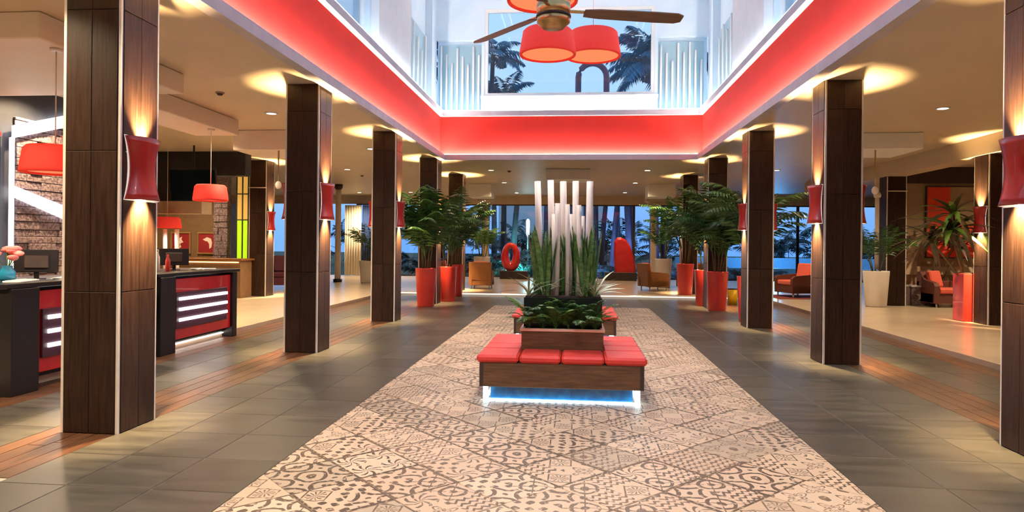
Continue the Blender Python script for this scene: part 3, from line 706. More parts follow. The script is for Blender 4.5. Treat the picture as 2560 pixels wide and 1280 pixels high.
# ================================================================== PLANTS
def frond_mesh(seed, n=15, a0=.25, a1=1.7, wid=.30, droop=.35, mat='leaf', lw=.020):
    """one feather leaf of unit length growing from the origin, arching towards +x"""
    rr = random.Random(seed); m = MB(); pts = [Vector((0, 0, 0))]; K = 16
    for i in range(K):
        a = a0 + (a1 - a0) * (i / K) ** 1.3; pts.append(pts[-1] + Vector((math.sin(a), 0, math.cos(a))) / K)
    m.tube(pts, .009, 4, .002, caps=False)
    for i in range(n):
        t = .22 + .78 * i / (n - 1); f = t * K; i0 = min(int(f), K - 1); p = pts[i0].lerp(pts[i0 + 1], f - i0)
        d = (pts[i0 + 1] - pts[i0]).normalized(); L = wid * math.sin(PI * (.18 + .80 * t)) ** .7 * rr.uniform(.85, 1.1)
        for sd in (-1, 1):
            dirv = (d * (.55 + .5 * t) + Vector((0, sd * 1.0, 0)) + Vector((0, 0, -droop * rr.uniform(.5, 1.3)))).normalized()
            wv = d.cross(dirv).cross(dirv).normalized() * lw
            mid = p + dirv * L * .45; tip = p + dirv * L + Vector((0, 0, -L * droop * .6))
            nrm = Vector((0, 0, .006))
            m.add([p, mid + wv - nrm, tip, mid - wv - nrm, mid + nrm], [(0, 1, 4), (1, 2, 4), (2, 3, 4), (3, 0, 4)])
    return m.mesh('frond', mat)
FR = [frond_mesh(s, a0=.12 + .06 * s, a1=1.3 + .22 * s) for s in range(4)]
FRB = [frond_mesh(20 + s, a0=.15 + .1 * s, a1=1.5 + .2 * s, mat='leaf_bright') for s in range(2)]
FERN = [frond_mesh(40 + s, n=18, a0=.35 + .2 * s, a1=2.1, wid=.22, droop=.2, mat='leaf_bright' if s == 1 else 'leaf', lw=.016) for s in range(3)]
FNIGHT = [frond_mesh(60 + s, n=16, a0=.5 + .35 * s, a1=2.0 + .2 * s, wid=.30, droop=.5, mat='leaf_night', lw=.025) for s in range(3)]
FBLUE = [frond_mesh(80 + s, n=18, a0=.5 + .45 * s, a1=2.0 + .25 * s, wid=.30, droop=.5, mat='leaf_blue', lw=.028) for s in range(3)]
def blade_mesh(seed, w=.03, lean=.15, mat='leaf_blade', K=7):
    """upright strap leaf of unit height"""
    rr = random.Random(seed); vs, fs = [], []
    for i in range(K + 1):
        t = i / K; ww = w * (.55 + 1.2 * t) * (1 - t ** 3) + .001; x = lean * t * t; z = t * (1 - .12 * lean * t); tw = .6 * t * rr.uniform(.8, 1.2)
        c, s = math.cos(tw), math.sin(tw)
        for u in (-1, 0, 1): vs.append((x + (-.15 * ww if u == 0 else 0) - u * ww * s, u * ww * c, z))
    for i in range(K):
        for u in (0, 1): fs.append((i*3+u, i*3+u+1, i*3+u+4, i*3+u+3))
    return MB().add(vs, fs, True).mesh('leaf', mat)
BLD = [blade_mesh(s, .040, .02 + .035 * s) for s in range(4)]
BLP = [blade_mesh(10 + s, .035, .5 + .25 * s, 'leaf_pale') for s in range(2)]
STRAP = [blade_mesh(20 + s, .085, .7 + .45 * s, 'leaf_maroon' if s != 1 else 'leaf_bright', 8) for s in range(3)]

_pot_cache = {}
def pot(kind, h):
    k = (kind, h)
    if k not in _pot_cache:
        if kind == 'red': pr = [(.20, 0), (.205, .01), (.255, h - .02), (.26, h), (.225, h), (.222, h - .06)]
        else: pr = [(.22, 0), (.24, .02), (.30, h - .03), (.30, h), (.265, h), (.26, h - .06)]
        _pot_cache[k] = MB().lathe(pr, 28, cap1=False).mesh('pot', 'red_lacquer' if kind == 'red' else 'pot_white')
    return _pot_cache[k]
_soil = MB().lathe([(.228, 0), (.2, .012)], 20).mesh('soil', 'soil')
def potted_palm(label, x, y, z, kind, ph, n, L, seed, bright=0.2, spread=1.0, stems=5, group='palms in tall planters', avoid=None):
    rr = random.Random(seed)
    t = thing('potted_palm', label, 'potted plant', (x, y, z), 0, group)
    put('pot', pot(kind, ph), t)
    put('soil', _soil, t, (0, 0, ph - .06), scale=(1, 1, 1) if kind == 'red' else (1.14, 1.14, 1))
    tops = []
    for k in range(stems):
        a = 2 * PI * k / stems + rr.uniform(-.3, .3); hh = rr.uniform(.25, .75) * L
        b = Vector((math.cos(a) * .09, math.sin(a) * .09, ph - .05)); tp = b + Vector((math.cos(a) * .10, math.sin(a) * .10, hh))
        MB().tube([b, (b + tp) / 2 + Vector((.01, .01, 0)), tp], .016, 6, .011).build('stem', 'stem', t); tops.append((tp, a))
    for k in range(n):
        tp, a0 = tops[k % stems]; a = a0 + rr.uniform(-1.5, 1.5); s = L * rr.uniform(.7, 1.1)
        while avoid is not None and math.cos(a - avoid) > .62: a = rr.uniform(0, 2 * PI)   # no leaf grows into the column
        ms = rr.choice(FRB) if rr.random() < bright else rr.choice(FR)
        put('frond', ms, t, tuple(tp - Vector((0, 0, rr.uniform(0, .3) * (tp.z - ph)))), (rr.uniform(-.2, .2), rr.uniform(-.25, .3) * spread, a), (s, s, s))
    return t
potted_palm('leafy palm in a red planter in front of the fourth left column', -3.62, 16.25, 0, 'red', .92, 40, 1.5, 1, avoid=PI / 2)
potted_palm('leafy palm in a red planter behind the fourth left column', -3.38, 17.75, 0, 'red', .92, 26, 1.45, 2, avoid=-PI / 2)
potted_palm('leafy palm in a red planter in front of the rear left column', -3.5, 19.62, 0, 'red', .92, 36, 1.5, 3, avoid=PI / 2)
potted_palm('leafy palm in a red planter in front of the fourth right column', 3.36, 16.6, 0, 'red', .92, 42, 1.6, 4, .3, avoid=PI / 2)
potted_palm('leafy palm in a red planter behind the fourth right column', 3.28, 17.8, 0, 'red', .92, 24, 1.4, 9, avoid=-PI / 2)
potted_palm('leafy palm in a red planter in front of the rear right column', 3.24, 20.62, .08, 'red', .92, 36, 1.5, 5, avoid=PI / 2)
potted_palm('bushy palm in a red planter half hidden behind the third right column', 3.50, 14.1, 0, 'red', .92, 26, 1.5, 6, .45, avoid=-PI / 2)
potted_palm('palm in a white pot behind the left wicker armchair', -3.35, 24.2, .08, 'white', 1.0, 18, 1.1, 7, .7, group='palms in white pots')
potted_palm('palm in a white pot behind the right wicker armchair', 3.05, 24.2, .08, 'white', 1.0, 18, 1.15, 8, .2, group='palms in white pots')
potted_palm('small palm seen between the second and third left columns', -7.6, 24.3, .08, 'white', .8, 16, 1.1, 12, .3, group='palms in white pots')
potted_palm('palm in a white pot left of the dark lounge column', 7.38, 17.55, .08, 'white', .88, 16, 1.0, 13, .1, group='palms in white pots')
def strap_plant(label, x, y, z, ph, heads, seed, kind='red', group='broad-leaved plants in the lounge'):
    rr = random.Random(seed); t = thing('strap_leaf_plant', label, 'potted plant', (x, y, z), 0, group)
    if kind == 'square': MB().rbox(-.15, .15, -.2, .2, 0, ph, .01).build('pot', 'red_lacquer', t)
    else: put('pot', pot(kind, ph), t)
    put('soil', _soil, t, (0, 0, ph - .06 + (.062 if kind == 'square' else 0)), scale=((.6, .75, 1) if kind == 'square' else (.85, .85, 1)))
    for hx, hy, hz, n, L in heads:
        MB().tube([(hx * .2, hy * .2, ph - .05), (hx * .6, hy * .6, ph + (hz - ph) * .5), (hx, hy, hz)], .022, 6, .016).build('stem', 'stem', t)
        for k in range(n):
            a = k * 2.4 + rr.uniform(-.3, .3); ti = .15 + 1.25 * (k / n); s = L * rr.uniform(.8, 1.1)
            put('leaf', rr.choice(STRAP), t, (hx, hy, hz + .02 * (n - k) / n), (0, ti, a), (s, s, s))
    return t
strap_plant('dark broad-leaved plant in a red planter beside the lounge sconce', 7.78, 14.4, .08, .95, [(-.35, -.1, 1.75, 30, .62), (-.25, .0, 2.1, 26, .6), (-.65, .1, 1.6, 20, .5)], 3, 'square')
strap_plant('maroon-leaved plant in front of the red canvas behind the sofa', 9.15, 18.6, .08, .55, [(.1, -.22, 1.75, 26, .52), (.5, -.22, 1.60, 20, .48), (.9, -.22, 1.75, 20, .48)], 4)

# ================================================================== CENTRAL BENCHES AND PLANTER
def bench(label, cx, y0):
    """square bench around a planter; origin at the middle of its front edge on the floor"""
    t = thing('bench', label, 'bench', (cx, y0, 0), 0, 'central benches')
    W, D = 1.56, 1.52
    b = MB().rbox(-W/2, W/2, 0, D, .145, .375, .004).build('body', 'bench_wood', t)
    for x in (-W/2 + .02, W/2 - .02): MB().box(x - .018, x + .018, -.004, .0, .15, .37).build('edge_strip', 'dark_brown', b)
    MB().box(-W/2 + .1, W/2 - .1, .08, D - .08, 0, .145).build('plinth', 'blue_base', t)
    MB().box(-W/2 + .04, W/2 - .04, .055, .075, .004, .018).box(-W/2 + .04, -W/2 + .06, .075, D - .06, .004, .018).box(W/2 - .06, W/2 - .04, .075, D - .06, .004, .018).build('light_strip', 'led_blue', t)
    for x in (-W/2 + .055, W/2 - .055):
        for y in (.04, D - .08): MB().box(x - .022, x + .022, y, y + .03, .0, .145).build('corner_light', 'led_blue', t)
    xs = [-W/2 - .03, -.40, 0.0, .41, W/2 + .03]; c = []
    for i in range(4): c.append((xs[i], xs[i+1], -.03, .44))
    for s0, s1 in ((xs[0], xs[1]), (xs[3], xs[4])):
        c += [(s0, s1, .44, .79), (s0, s1, .79, 1.14), (s0, s1, 1.14, D + .03)]
    c += [(xs[1], xs[2], 1.26, D + .03), (xs[2], xs[3], 1.26, D + .03)]
    for x0, x1, ya, yb in c:
        cm = MB().rbox(x0 + .004, x1 - .004, ya + .004, yb - .004, .378, .452, .022)
        cm.build('cushion', 'red_vinyl', t)
    return t
BCX = -.13
bench('red-cushioned wooden bench with blue glowing base, nearest the camera', BCX, 6.46)
bench('second red-cushioned bench partly hidden behind the planter', BCX - .03, 10.4)
pl = thing('planter_box', 'brown planter box with a black trough standing on the front bench', 'planter', (BCX, 6.92, .4))
MB().rbox(-.415, .415, 0, .78, -.022, .225, .004).build('body', 'bench_wood', pl)
rim = MB()
for bx in ((-.43, .43, -.015, .03), (-.43, .43, .75, .795), (-.43, -.385, .03, .75), (.385, .43, .03, .75)): rim.rbox(*bx, .225, .255, .005)
rim.build('rim', 'pink_rim', pl)
MB().rbox(-.405, .405, .14, .73, .226, .56, .004).build('trough', 'black_glass', pl)
MB().box(-.38, .38, .035, .135, .226, .24).build('soil', 'soil', pl); MB().box(-.39, .39, .16, .71, .56, .572).build('soil', 'soil', pl)
pl2 = thing('planter_box', 'low planter box on the second bench', 'planter', (BCX - .03, 10.86, .4))
MB().rbox(-.415, .415, 0, .78, -.022, .4, .004).build('body', 'bench_wood', pl2); MB().box(-.39, .39, .02, .76, .4, .42).build('soil', 'soil', pl2)
# white poles standing in the trough
PZ = .972
for k, (xb, xt, y, zt, r) in enumerate(((-.385, -.425, 7.42, 2.20, .036), (-.262, -.285, 7.5, 2.22, .036), (-.13, -.145, 7.42, 2.20, .037), (-.01, -.01, 7.5, 2.21, .036), (.125, .145, 7.42, 2.20, .038),
                                      (-.20, -.20, 7.24, 1.95, .028), (-.085, -.095, 7.24, 1.94, .026), (.03, .028, 7.22, 1.93, .026), (-.235, -.24, 7.34, 1.84, .026), (.065, .065, 7.34, 1.82, .026), (-.06, -.065, 7.32, 1.84, .026))):
    words = ['first', 'second', 'middle', 'fourth', 'fifth']
    lb = ('%s of the five tall white poles in the planter, counted from the left' % words[k]) if k < 5 else 'shorter white pole ' + ['second from the left among the short ones', 'fourth from the left among the short ones', 'fifth from the left among the short ones', 'leftmost among the short ones', 'rightmost among the short ones', 'in the middle behind the short ones'][k - 5]
    p = MB().tube([(xb, y, PZ - .03), (xb * .5 + xt * .5 + .006, y, (PZ + zt) / 2), (xt, y, zt)], r, 12, r * .95)
    tag(p.build('decorative_pole', 'pole_white'), lb, 'pole', 'tall white poles' if k < 5 else 'shorter white poles')
ORD = 'first second third fourth fifth sixth seventh eighth ninth tenth eleventh twelfth thirteenth fourteenth fifteenth sixteenth seventeenth eighteenth nineteenth twentieth twenty-first twenty-second twenty-third'.split()
rr = random.Random(5)
for k in range(11):
    x = -.30 + .058 * k + rr.uniform(-.02, .02); y = rr.choice((7.16, 7.22, 7.3, 7.38, 7.47, 7.55))
    t = thing('snake_plant', '%s upright snake plant from the left among the white poles' % ORD[k], 'plant', (BCX + x + .13 - .13, y, PZ), rr.uniform(0, 6), 'snake plants in the trough')
    for q in range(14):
        a = rr.uniform(0, 2 * PI); h = rr.uniform(.42, .78)
        put('leaf', rr.choice(BLD), t, (.035 * math.cos(a), .035 * math.sin(a), -.004), (0, rr.uniform(-.02, .14), a), (h * .9, h * .9, h))
for k, (x, y, z, n) in enumerate(((-.36, 7.12, .97, 12), (.33, 7.12, .97, 14), (.36, 7.45, .97, 12), (.2, 7.12, .97, 8), (-.2, 7.12, .97, 8), (.3, 11.0, .82, 12))):
    lb = ['pale spiky plant at the left front corner of the trough', 'pale spiky plant at the right front corner of the trough', 'pale spiky plant at the right rear of the trough',
          'short pale plant at the right foot of the white poles', 'short pale plant at the left foot of the white poles', 'pale spiky plant in the second planter box'][k]
    t = thing('spider_plant', lb, 'plant', (BCX + x, y, z), 0, 'pale spiky plants of the planter')
    for q in range(n):
        a = q * 2.4; h = rr.uniform(.22, .36)
        put('leaf', BLP[q % 2], t, (0, 0, -.004), (0, rr.uniform(.2, .9), a), (h, h, h))
for k in range(6):
    x = -.34 + .135 * k
    t = thing('fern', '%s small green fern from the left before the black trough' % ORD[k], 'plant', (BCX + x, 7.0, .638), 0, 'ferns along the planter front')
    for q in range(12):
        a = -PI / 2 + rr.uniform(-1.8, 1.8); s = rr.uniform(.26, .46)
        put('frond', rr.choice(FERN), t, (0, 0, 0), (rr.uniform(-.3, .3), rr.uniform(-.55, .1), a), (s, s, s))

# ================================================================== RECEPTION
def desk(label, y0, y1, xf, depth=.9):
    t = thing('reception_desk', label, 'reception desk', (xf, y0, 0), 0, 'reception desks'); L = y1 - y0
    MB().rbox(-depth, -.10, .34, L, .10, 1.03, .006).build('body', 'black_gloss', t)
    MB().rbox(-depth - .05, .06, -.03, L + .02, 1.03, 1.08, .006).build('countertop', 'black_gloss', t)
    MB().rbox(-.6, .08, 0, .34, 0, 1.03, .006).build('end_block', 'black_gloss', t)
    MB().rbox(-.18, .02, L - .14, L, .0, 1.03, .006).build('end_post', 'black_gloss', t)
    pn = MB().rbox(-.10, -.02, .34, L - .14, .15, .99, .006).build('front_panel', 'desk_red', t)
    pp = MB().rbox(-.02, .012, .46 if L > 1.9 else .42, L - .3, .30, .80, .005).build('plum_panel', 'purple_panel', pn)
    for z in (.40, .545, .69): MB().rbox(.012, .035, .52, L - .32, z, z + .042, .004).build('light_bar', 'led_white', t)
    if y0 > 7: MB().box(-.16, -.12, .36, L - .16, .06, .075).build('base_light', 'led_base', t)
    return t
desk('near reception desk with red front at the left frame edge', 6.0, 8.0, -5.42)
desk('far reception desk with red front and three light bars', 8.38, 10.5, -5.45)
def monitor(label, x, y, z, rz, s=.8):
    t = thing('monitor', label, 'monitor', (x, y, z), rz, 'reception monitors'); t.scale = (s, s, s)
    MB().rbox(-.25, .25, -.02, .02, .09, .40, .008).build('housing', 'black_gloss', t, rot=(math.radians(-8), 0, 0))
    MB().box(-.235, .235, .021, .024, .105, .385).build('screen', 'glass_screen', t, rot=(math.radians(-8), 0, 0))
    MB().rbox(-.03, .03, .02, .05, .008, .2, .005).build('stand', 'black_gloss', t); MB().rbox(-.14, .14, -.05, -.02, .14, .32, .012).build('rear_cover', 'dark_brown', t, rot=(math.radians(-8), 0, 0))
    MB().rbox(-.11, .11, -.05, .13, 0, .012, .004).build('base', 'black_gloss', t)
    return t
monitor('black monitor on the near reception desk', -5.84, 6.88, 1.08, math.radians(38))
monitor('black monitor on the far reception desk', -5.95, 9.6, 1.08, math.radians(30))
t = thing('keyboard', 'white keyboard lying on the near reception desk', 'keyboard', (-5.55, 6.35, 1.08), .3)
MB().rbox(-.08, .08, -.2, .2, 0, .02, .005).build('body', 'paper', t)
MB().box(-.06, .06, -.18, .18, .02, .024).build('keys', 'pot_white', t)
for k, (x, y, lb) in enumerate(((-5.6, 7.05, 'stack of white papers on the near reception desk'), (-5.7, 9.95, 'white papers at the far end of the far desk'))):
    t = thing('paper_stack', lb, 'papers', (x, y, 1.08), .2 + k)
    for q in range(3): MB().box(-.11, .11, -.15, .15, q * .006, q * .006 + .005).build('sheet', 'paper', t, (0, 0, 0), (0, 0, .1 * q))
t = thing('flower_vase', 'small blue vase with pink and red blooms at the left end of the near desk', 'vase', (-5.75, 6.40, 1.08))
MB().lathe([(.05, 0), (.075, .03), (.07, .1), (.045, .14), (.05, .16), (.042, .16), (.038, .13)], 20, cap1=False).build('vase', 'blue_glaze', t)
rr = random.Random(3)
for q in range(9):
    a = rr.uniform(0, 6.28); r = rr.uniform(.0, .12); z = rr.uniform(.22, .34)
    MB().tube([(0, 0, .1), (r * math.cos(a), r * math.sin(a), z)], .004, 5).build('stem', 'leaf_bright', t)
    MB().lathe([(.01, -.02), (.045, .0), (.05, .02), (.02, .035)], 9).build('bloom', 'petal_pink', t, (r * math.cos(a), r * math.sin(a), z), (rr.uniform(-.5, .5), rr.uniform(-.5, .5), 0))
for k, (x, y, h) in enumerate(((-5.8, 8.95, .30), (-5.72, 9.08, .26), (-5.9, 9.12, .33))):
    t = thing('bottle', ['slim pale bottle left of the far desk monitor', 'short pale bottle left of the far desk monitor', 'tallest pale bottle left of the far desk monitor'][k], 'bottle', (x, y, 1.08), 0, 'bottles on the far desk')
    MB().lathe([(.03, 0), (.033, .01), (.033, h * .6), (.012, h * .78), (.012, h * .95)], 16).build('body', 'pot_white' if k != 1 else 'red_lacquer', t); MB().lathe([(.015, h * .95), (.015, h)], 12).build('cap', 'black_gloss', t)
# stone panels and white light bands on the navy wall
sp = thing('stone_cladding', 'rough purplish split-stone panel on the wall behind the near desk', 'wall panel', (-7.8, 8.75, .9))
rr = random.Random(9)
z = 0
while z < 2.3:
    hgt = rr.uniform(.09, .16); y = 0
    while y < 2.3:
        L = min(rr.uniform(.18, .5), 2.3 - y); th = rr.uniform(.03, .07)
        MB().rbox(.002, th, y + .003, y + L - .003, z + .003, min(z + hgt, 2.32) - .003, .006).build('stone', 'stone', sp); y += L
    z += hgt
def band(label, poly, x0=-7.72, x1=-7.69):
    b = MB().prism(poly, 'x', x0, x1); return tag(b.build('light_band', 'led_white'), label, 'light band', 'white light bands behind reception')
band('white light band rising over the stone panel behind the near desk', [(8.64, 2.90), (9.9, 3.31), (9.9, 3.49), (8.64, 3.07)])
band('white light band slanting down across the stone panel', [(8.66, 2.10), (9.9, 1.74), (9.9, 1.95), (8.66, 2.25)], -7.73, -7.70)
band('upright white light band at the left edge of the stone panel', [(8.60, .95), (8.66, .95), (8.66, 2.92), (8.60, 2.90)])
t = thing('wall_screen', 'tall dark teal glass strip at the left frame edge', 'wall panel', (-7.8, 7.7, 1.0))
MB().rbox(.002, .05, 0, .8, 0, 1.9, .006).build('glass_sheet', 'glass_screen', t); MB().rbox(.002, .06, 0, .8, 1.9, 1.96, .004).build('top_rail', 'desk_red', t)
# things in the room behind the far desk
t = thing('television', 'black tilted television hanging behind the far red pendant', 'television', (-8.6, 14.6, 2.78))
MB().rbox(-.55, .55, -.03, .03, -.36, .36, .01).build('housing', 'black_gloss', t, rot=(math.radians(8), 0, 0))
MB().box(-.53, .53, -.034, -.031, -.34, .34).build('screen', 'glass_screen', t, rot=(math.radians(8), 0, 0))
MB().lathe([(.02, .2), (.02, CEIL - 2.782)], 10).build('hanger', 'black_gloss', t)
struct('wall_reception_header', MB().box(-12.5, -9.3, 15.6, 15.9, 2.48, CEIL).box(-9.3, -7.9, 15.6, 15.9, 3.1, CEIL), 'navy_wall', 'dark header in the room behind the far desk', 'wall')
struct('beam_reception', MB().box(-11.5, -8.95, 15.55, 16.0, 2.18, 2.48), 'cream_wall', 'pale wooden bulkhead below the hanging television', 'beam')
for k, (x, motif) in enumerate(((-11.25, 0), (-10.45, 1))):
    t = thing('framed_picture', ['left red picture with a cream seahorse-like figure', 'right red picture with a cream curved figure'][k], 'picture', (x, 18.49, 1.47), 0, 'red pictures behind reception')
    f = MB()
    for bx in ((-.30, .30, .27, .31), (-.30, .30, -.31, -.27), (-.30, -.26, -.27, .27), (.26, .30, -.27, .27)): f.rbox(bx[0], bx[1], -.04, 0, bx[2], bx[3], .004)
    f.build('frame', 'gold_frame', t); MB().box(-.26, .26, -.02, -.004, -.27, .27).build('print', 'art_dark', t)
    pl_ = ([(-.06, -.16), (.02, -.12), (-.02, -.02), (.08, .02), (.02, .1), (.04, .18), (-.04, .14), (-.06, .04), (-.02, -.06)] if not motif else
           [(-.14, .1), (-.02, .17), (.1, .13), (.14, .02), (.12, -.12), (.06, -.16), (.05, -.02), (.0, .05), (-.06, .06)])
    MB().prism(pl_, 'y', -.025, -.0201).build('motif', 'art_white', t)
t = thing('stone_pier', 'narrow rough stone pier left of the yellow and lime glass', 'pier', (-9.75, 18.0, .08))
rr = random.Random(19); z = 0
while z < 3.58:
    hgt = min(rr.uniform(.12, .22), 3.59 - z); ys = rr.uniform(.12, .26)
    for a, b in ((-.2, -.2 + ys), (-.2 + ys, .2)): MB().rbox(a + .003, b - .003, -.1 - rr.uniform(0, .04), .1, z + .003, z + hgt - .003, .008).build('stone', 'stone', t)
    z += hgt
t = thing('glass_panel', 'backlit glass panel, yellow above and lime green below', 'glass panel', (-9.22, 18.1, .08))
for x0, x1 in ((-.15, -.02), (.02, .15)):
    MB().rbox(x0, x1, -.02, .02, 2.05, 3.5, .004).build('pane', 'yellow_glow', t); MB().rbox(x0, x1, -.02, .02, .9, 2.03, .004).build('pane', 'lime_glow', t)
f = MB()
for z in (.86, 2.03, 2.75, 3.5): f.box(-.17, .17, -.03, .03, z, z + .03)
for x in (-.18, -.015, .15): f.box(x, x + .03, -.028, .028, 0, 3.5)
f.build('frame', 'dark_brown', t)
t = thing('back_counter', 'low warm-lit wooden counter behind the far desk', 'counter', (-9.2, 16.6, .08))
MB().rbox(-1.4, .7, 0, .6, 0, .95, .008).build('body', 'brown_wall', t); MB().rbox(-1.45, .75, -.05, .65, .95, 1.0, .006).build('top', 'wicker', t)
MB().box(-1.35, .65, -.02, -.005, .9, .92).build('light_strip', emitter('amber_strip', (1, .5, .15), 8.0), t)
for k, x in enumerate((-9.78, -9.48)):
    tag(MB().tube([(x, 15.4, .08), (x + .01, 15.4, 1.0), (x, 15.4, 1.8)], .05, 12).build('decorative_pole', 'pole_white'), ['left white pole under the half hidden red pendant', 'right white pole under the half hidden red pendant'][k], 'pole', 'white poles behind reception')
t = thing('added_light_strip', 'added warm light strip high on the navy wall, brightening the left ceiling', 'light strip', (-7.8, 3.0, 3.45))  # strip and shelf added to brighten the left ceiling
MB().rbox(.002, .10, 0, 5.4, -.03, .02, .004).build('shelf', 'cream_wall', t); MB().box(.03, .07, .1, 5.3, .021, .035).build('strip', emitter('added_strip_glow', (1, .78, .55), 40.0), t)
# hanging spot lamps on rods
for x, y, zt, zb, lb in ((-5.78, 12.75, 3.29, 2.62, 'white spot lamp on a rod left of the second left column'), (5.62, 13.45, 3.37, 2.60, 'white spot lamp on a rod right of the second right column')):
    t = thing('rod_lamp', lb, 'lamp', (x, y, zb), 0, 'white lamps on rods')
    MB().lathe([(.014, .06), (.014, zt - zb - .001)], 10).build('rod', 'brass', t)
    MB().lathe([(.03, -.07), (.055, -.03), (.06, .02), (.04, .06), (.015, .08)], 16).build('head', 'pole_white', t)

# ================================================================== FURNITURE
def armchair(label, x, y, z, rz, frame, cush, s=1.0, group=None, wide=.72):
    """faces -y in its own axes"""
    t = thing('armchair', label, 'armchair', (x, y, z), rz, group); w = wide / 2
    t.scale = (s, s, s)
    MB().rbox(-w, w, -.34, .36, .12, .32, .012).build('seat_base', frame, t)
    MB().add(*(lambda p: ([(-w, a, b) for a, b in p] + [(w, a, b) for a, b in p], [(3, 2, 1, 0), (4, 5, 6, 7)] + [(i, (i + 1) % 4, (i + 1) % 4 + 4, i + 4) for i in range(4)]))([(.26, .3), (.38, .3), (.46, .86), (.37, .87)])).build('backrest', frame, t)
    for sd in (-1, 1):
        a, b = sorted((sd * w, sd * (w - .09)))
        MB().prism([(-.36, .12), (.40, .12), (.42, .62), (.2, .60), (-.30, .56), (-.37, .50)], 'x', a, b).build('arm', frame, t)
        for yy in (-.3, .3): MB().lathe([(.02, 0), (.026, .125)], 10).build('leg', 'steel_trim', t, (sd * (w - .07), yy, 0))
    MB().rbox(-w + .1, w - .1, -.35, .27, .32, .45, .03).build('seat_cushion', cush, t)
    MB().rbox(-w + .11, w - .11, -.06, .06, 0, .44, .03).build('back_cushion', cush, t, (0, .25, .45), (math.radians(-9), 0, 0))
    return t
armchair('brown wicker armchair left of the planter, seen from behind', -3.05, 22.0, .08, PI, 'wicker', 'fabric_red', group='wicker armchairs')
armchair('brown wicker armchair turned sideways at the right rear', 2.55, 22.6, .08, PI * .62, 'wicker', 'fabric_red', group='wicker armchairs')
armchair('second wicker armchair at the left rear edge of the group', -4.1, 22.6, .08, PI * .55, 'wicker_dark', 'fabric_red', group='wicker armchairs')
armchair('second wicker armchair behind the rear right planter', 3.75, 23.0, .08, -PI * .6, 'wicker_dark', 'fabric_red', group='wicker armchairs')
armchair('red-orange lounge armchair beyond the second right column', 6.35, 20.4, .08, -PI * .40, 'wicker_dark', 'fabric_red', 1.1, 'lounge seats', .8)
armchair('plum armchair beside the left outer column', -8.95, 20.2, .08, .3, 'fabric_plum', 'fabric_plum', 1.15, 'lounge seats', .8)
armchair('dark chair under the lime glass panel', -9.25, 17.5, .08, .2, 'dark_fabric', 'dark_fabric', .95, 'lounge seats', .6)
t = thing('sofa', 'dark red wicker sofa with red cushions against the lounge wall', 'sofa', (9.75, 17.85, .08), 0)
MB().rbox(-1.05, 1.05, -.35, .42, .1, .34, .012).build('seat_base', 'wicker_dark', t); MB().rbox(-1.05, 1.05, .34, .46, .34, .62, .012).build('backrest', 'wicker_dark', t)
for sd in (-1, 1):
    a, b = sorted((sd * 1.05, sd * .93)); MB().prism([(-.40, .1), (.46, .1), (.48, .84), (.3, .86), (.1, .66), (-.36, .6), (-.41, .52)], 'x', a, b).build('arm', 'wicker_dark', t)
    for yy in (-.3, .36): MB().lathe([(.02, 0), (.026, .11)], 10).build('leg', 'steel_trim', t, (sd * .95, yy, 0))
for x0, x1 in ((-.92, -.01), (.01, .92)): MB().rbox(x0, x1, -.38, .30, .34, .47, .03).build('seat_cushion', 'fabric_red', t)
MB().rbox(-.24, .24, -.06, .06, 0, .42, .03).build('throw_cushion', 'fabric_red', t, (-.72, .16, .47), (math.radians(-14), 0, math.radians(35)))
t = thing('cube_table', 'grey patterned cube table left of the sofa', 'side table', (8.72, 18.35, .08))
MB().rbox(-.24, .24, -.24, .24, 0, .46, .01).build('body', 'stone', t); MB().rbox(-.26, .26, -.26, .26, .46, .5, .006).build('top', 'ledge', t)
st = [(.14 * (1 if k % 2 == 0 else .4) * math.cos(k * PI / 5 + PI / 2), .24 + .14 * (1 if k % 2 == 0 else .4) * math.sin(k * PI / 5 + PI / 2)) for k in range(10)]
MB().prism(st, 'y', -.25, -.2395).build('star_inlay', 'cream_wall', t)
t = thing('canvas', 'large red-orange canvas on the lounge wall behind the plant', 'painting', (9.9, 18.99, 1.3))
MB().rbox(-.66, .66, -.05, 0, 0, 1.85, .004).build('canvas_panel', 'art_red', t)
f = MB().box(-.69, -.66, -.06, 0, -.03, 1.88).box(.66, .69, -.06, 0, -.03, 1.88).box(-.66, .66, -.06, 0, -.03, 0).box(-.66, .66, -.06, 0, 1.85, 1.88)
f.build('frame', 'dark_brown', t)
MB().box(-.08, .66, -.056, -.0505, .9, 1.85).build('painted_field', 'tan_wall', t)
t = thing('wall_ornament', 'carved pale flower ornament on the wall left of the red canvas', 'wall decoration', (8.72, 18.94, 1.1))
rr = random.Random(31)
for q in range(5):
    cx, cz = rr.uniform(-.1, .12), .12 + q * .17
    for k in range(6):
        a = k * PI / 3 + q; pts = [(cx + .02 * math.cos(a + 1.2), cz + .02 * math.sin(a + 1.2)), (cx + .09 * math.cos(a + .3), cz + .09 * math.sin(a + .3)), (cx + .13 * math.cos(a), cz + .13 * math.sin(a)), (cx + .09 * math.cos(a - .3), cz + .09 * math.sin(a - .3))]
        MB().prism(pts, 'y', -.03 - .004 * (k % 2), -.0).build('petal', 'stone' if q % 2 else 'ledge', t)
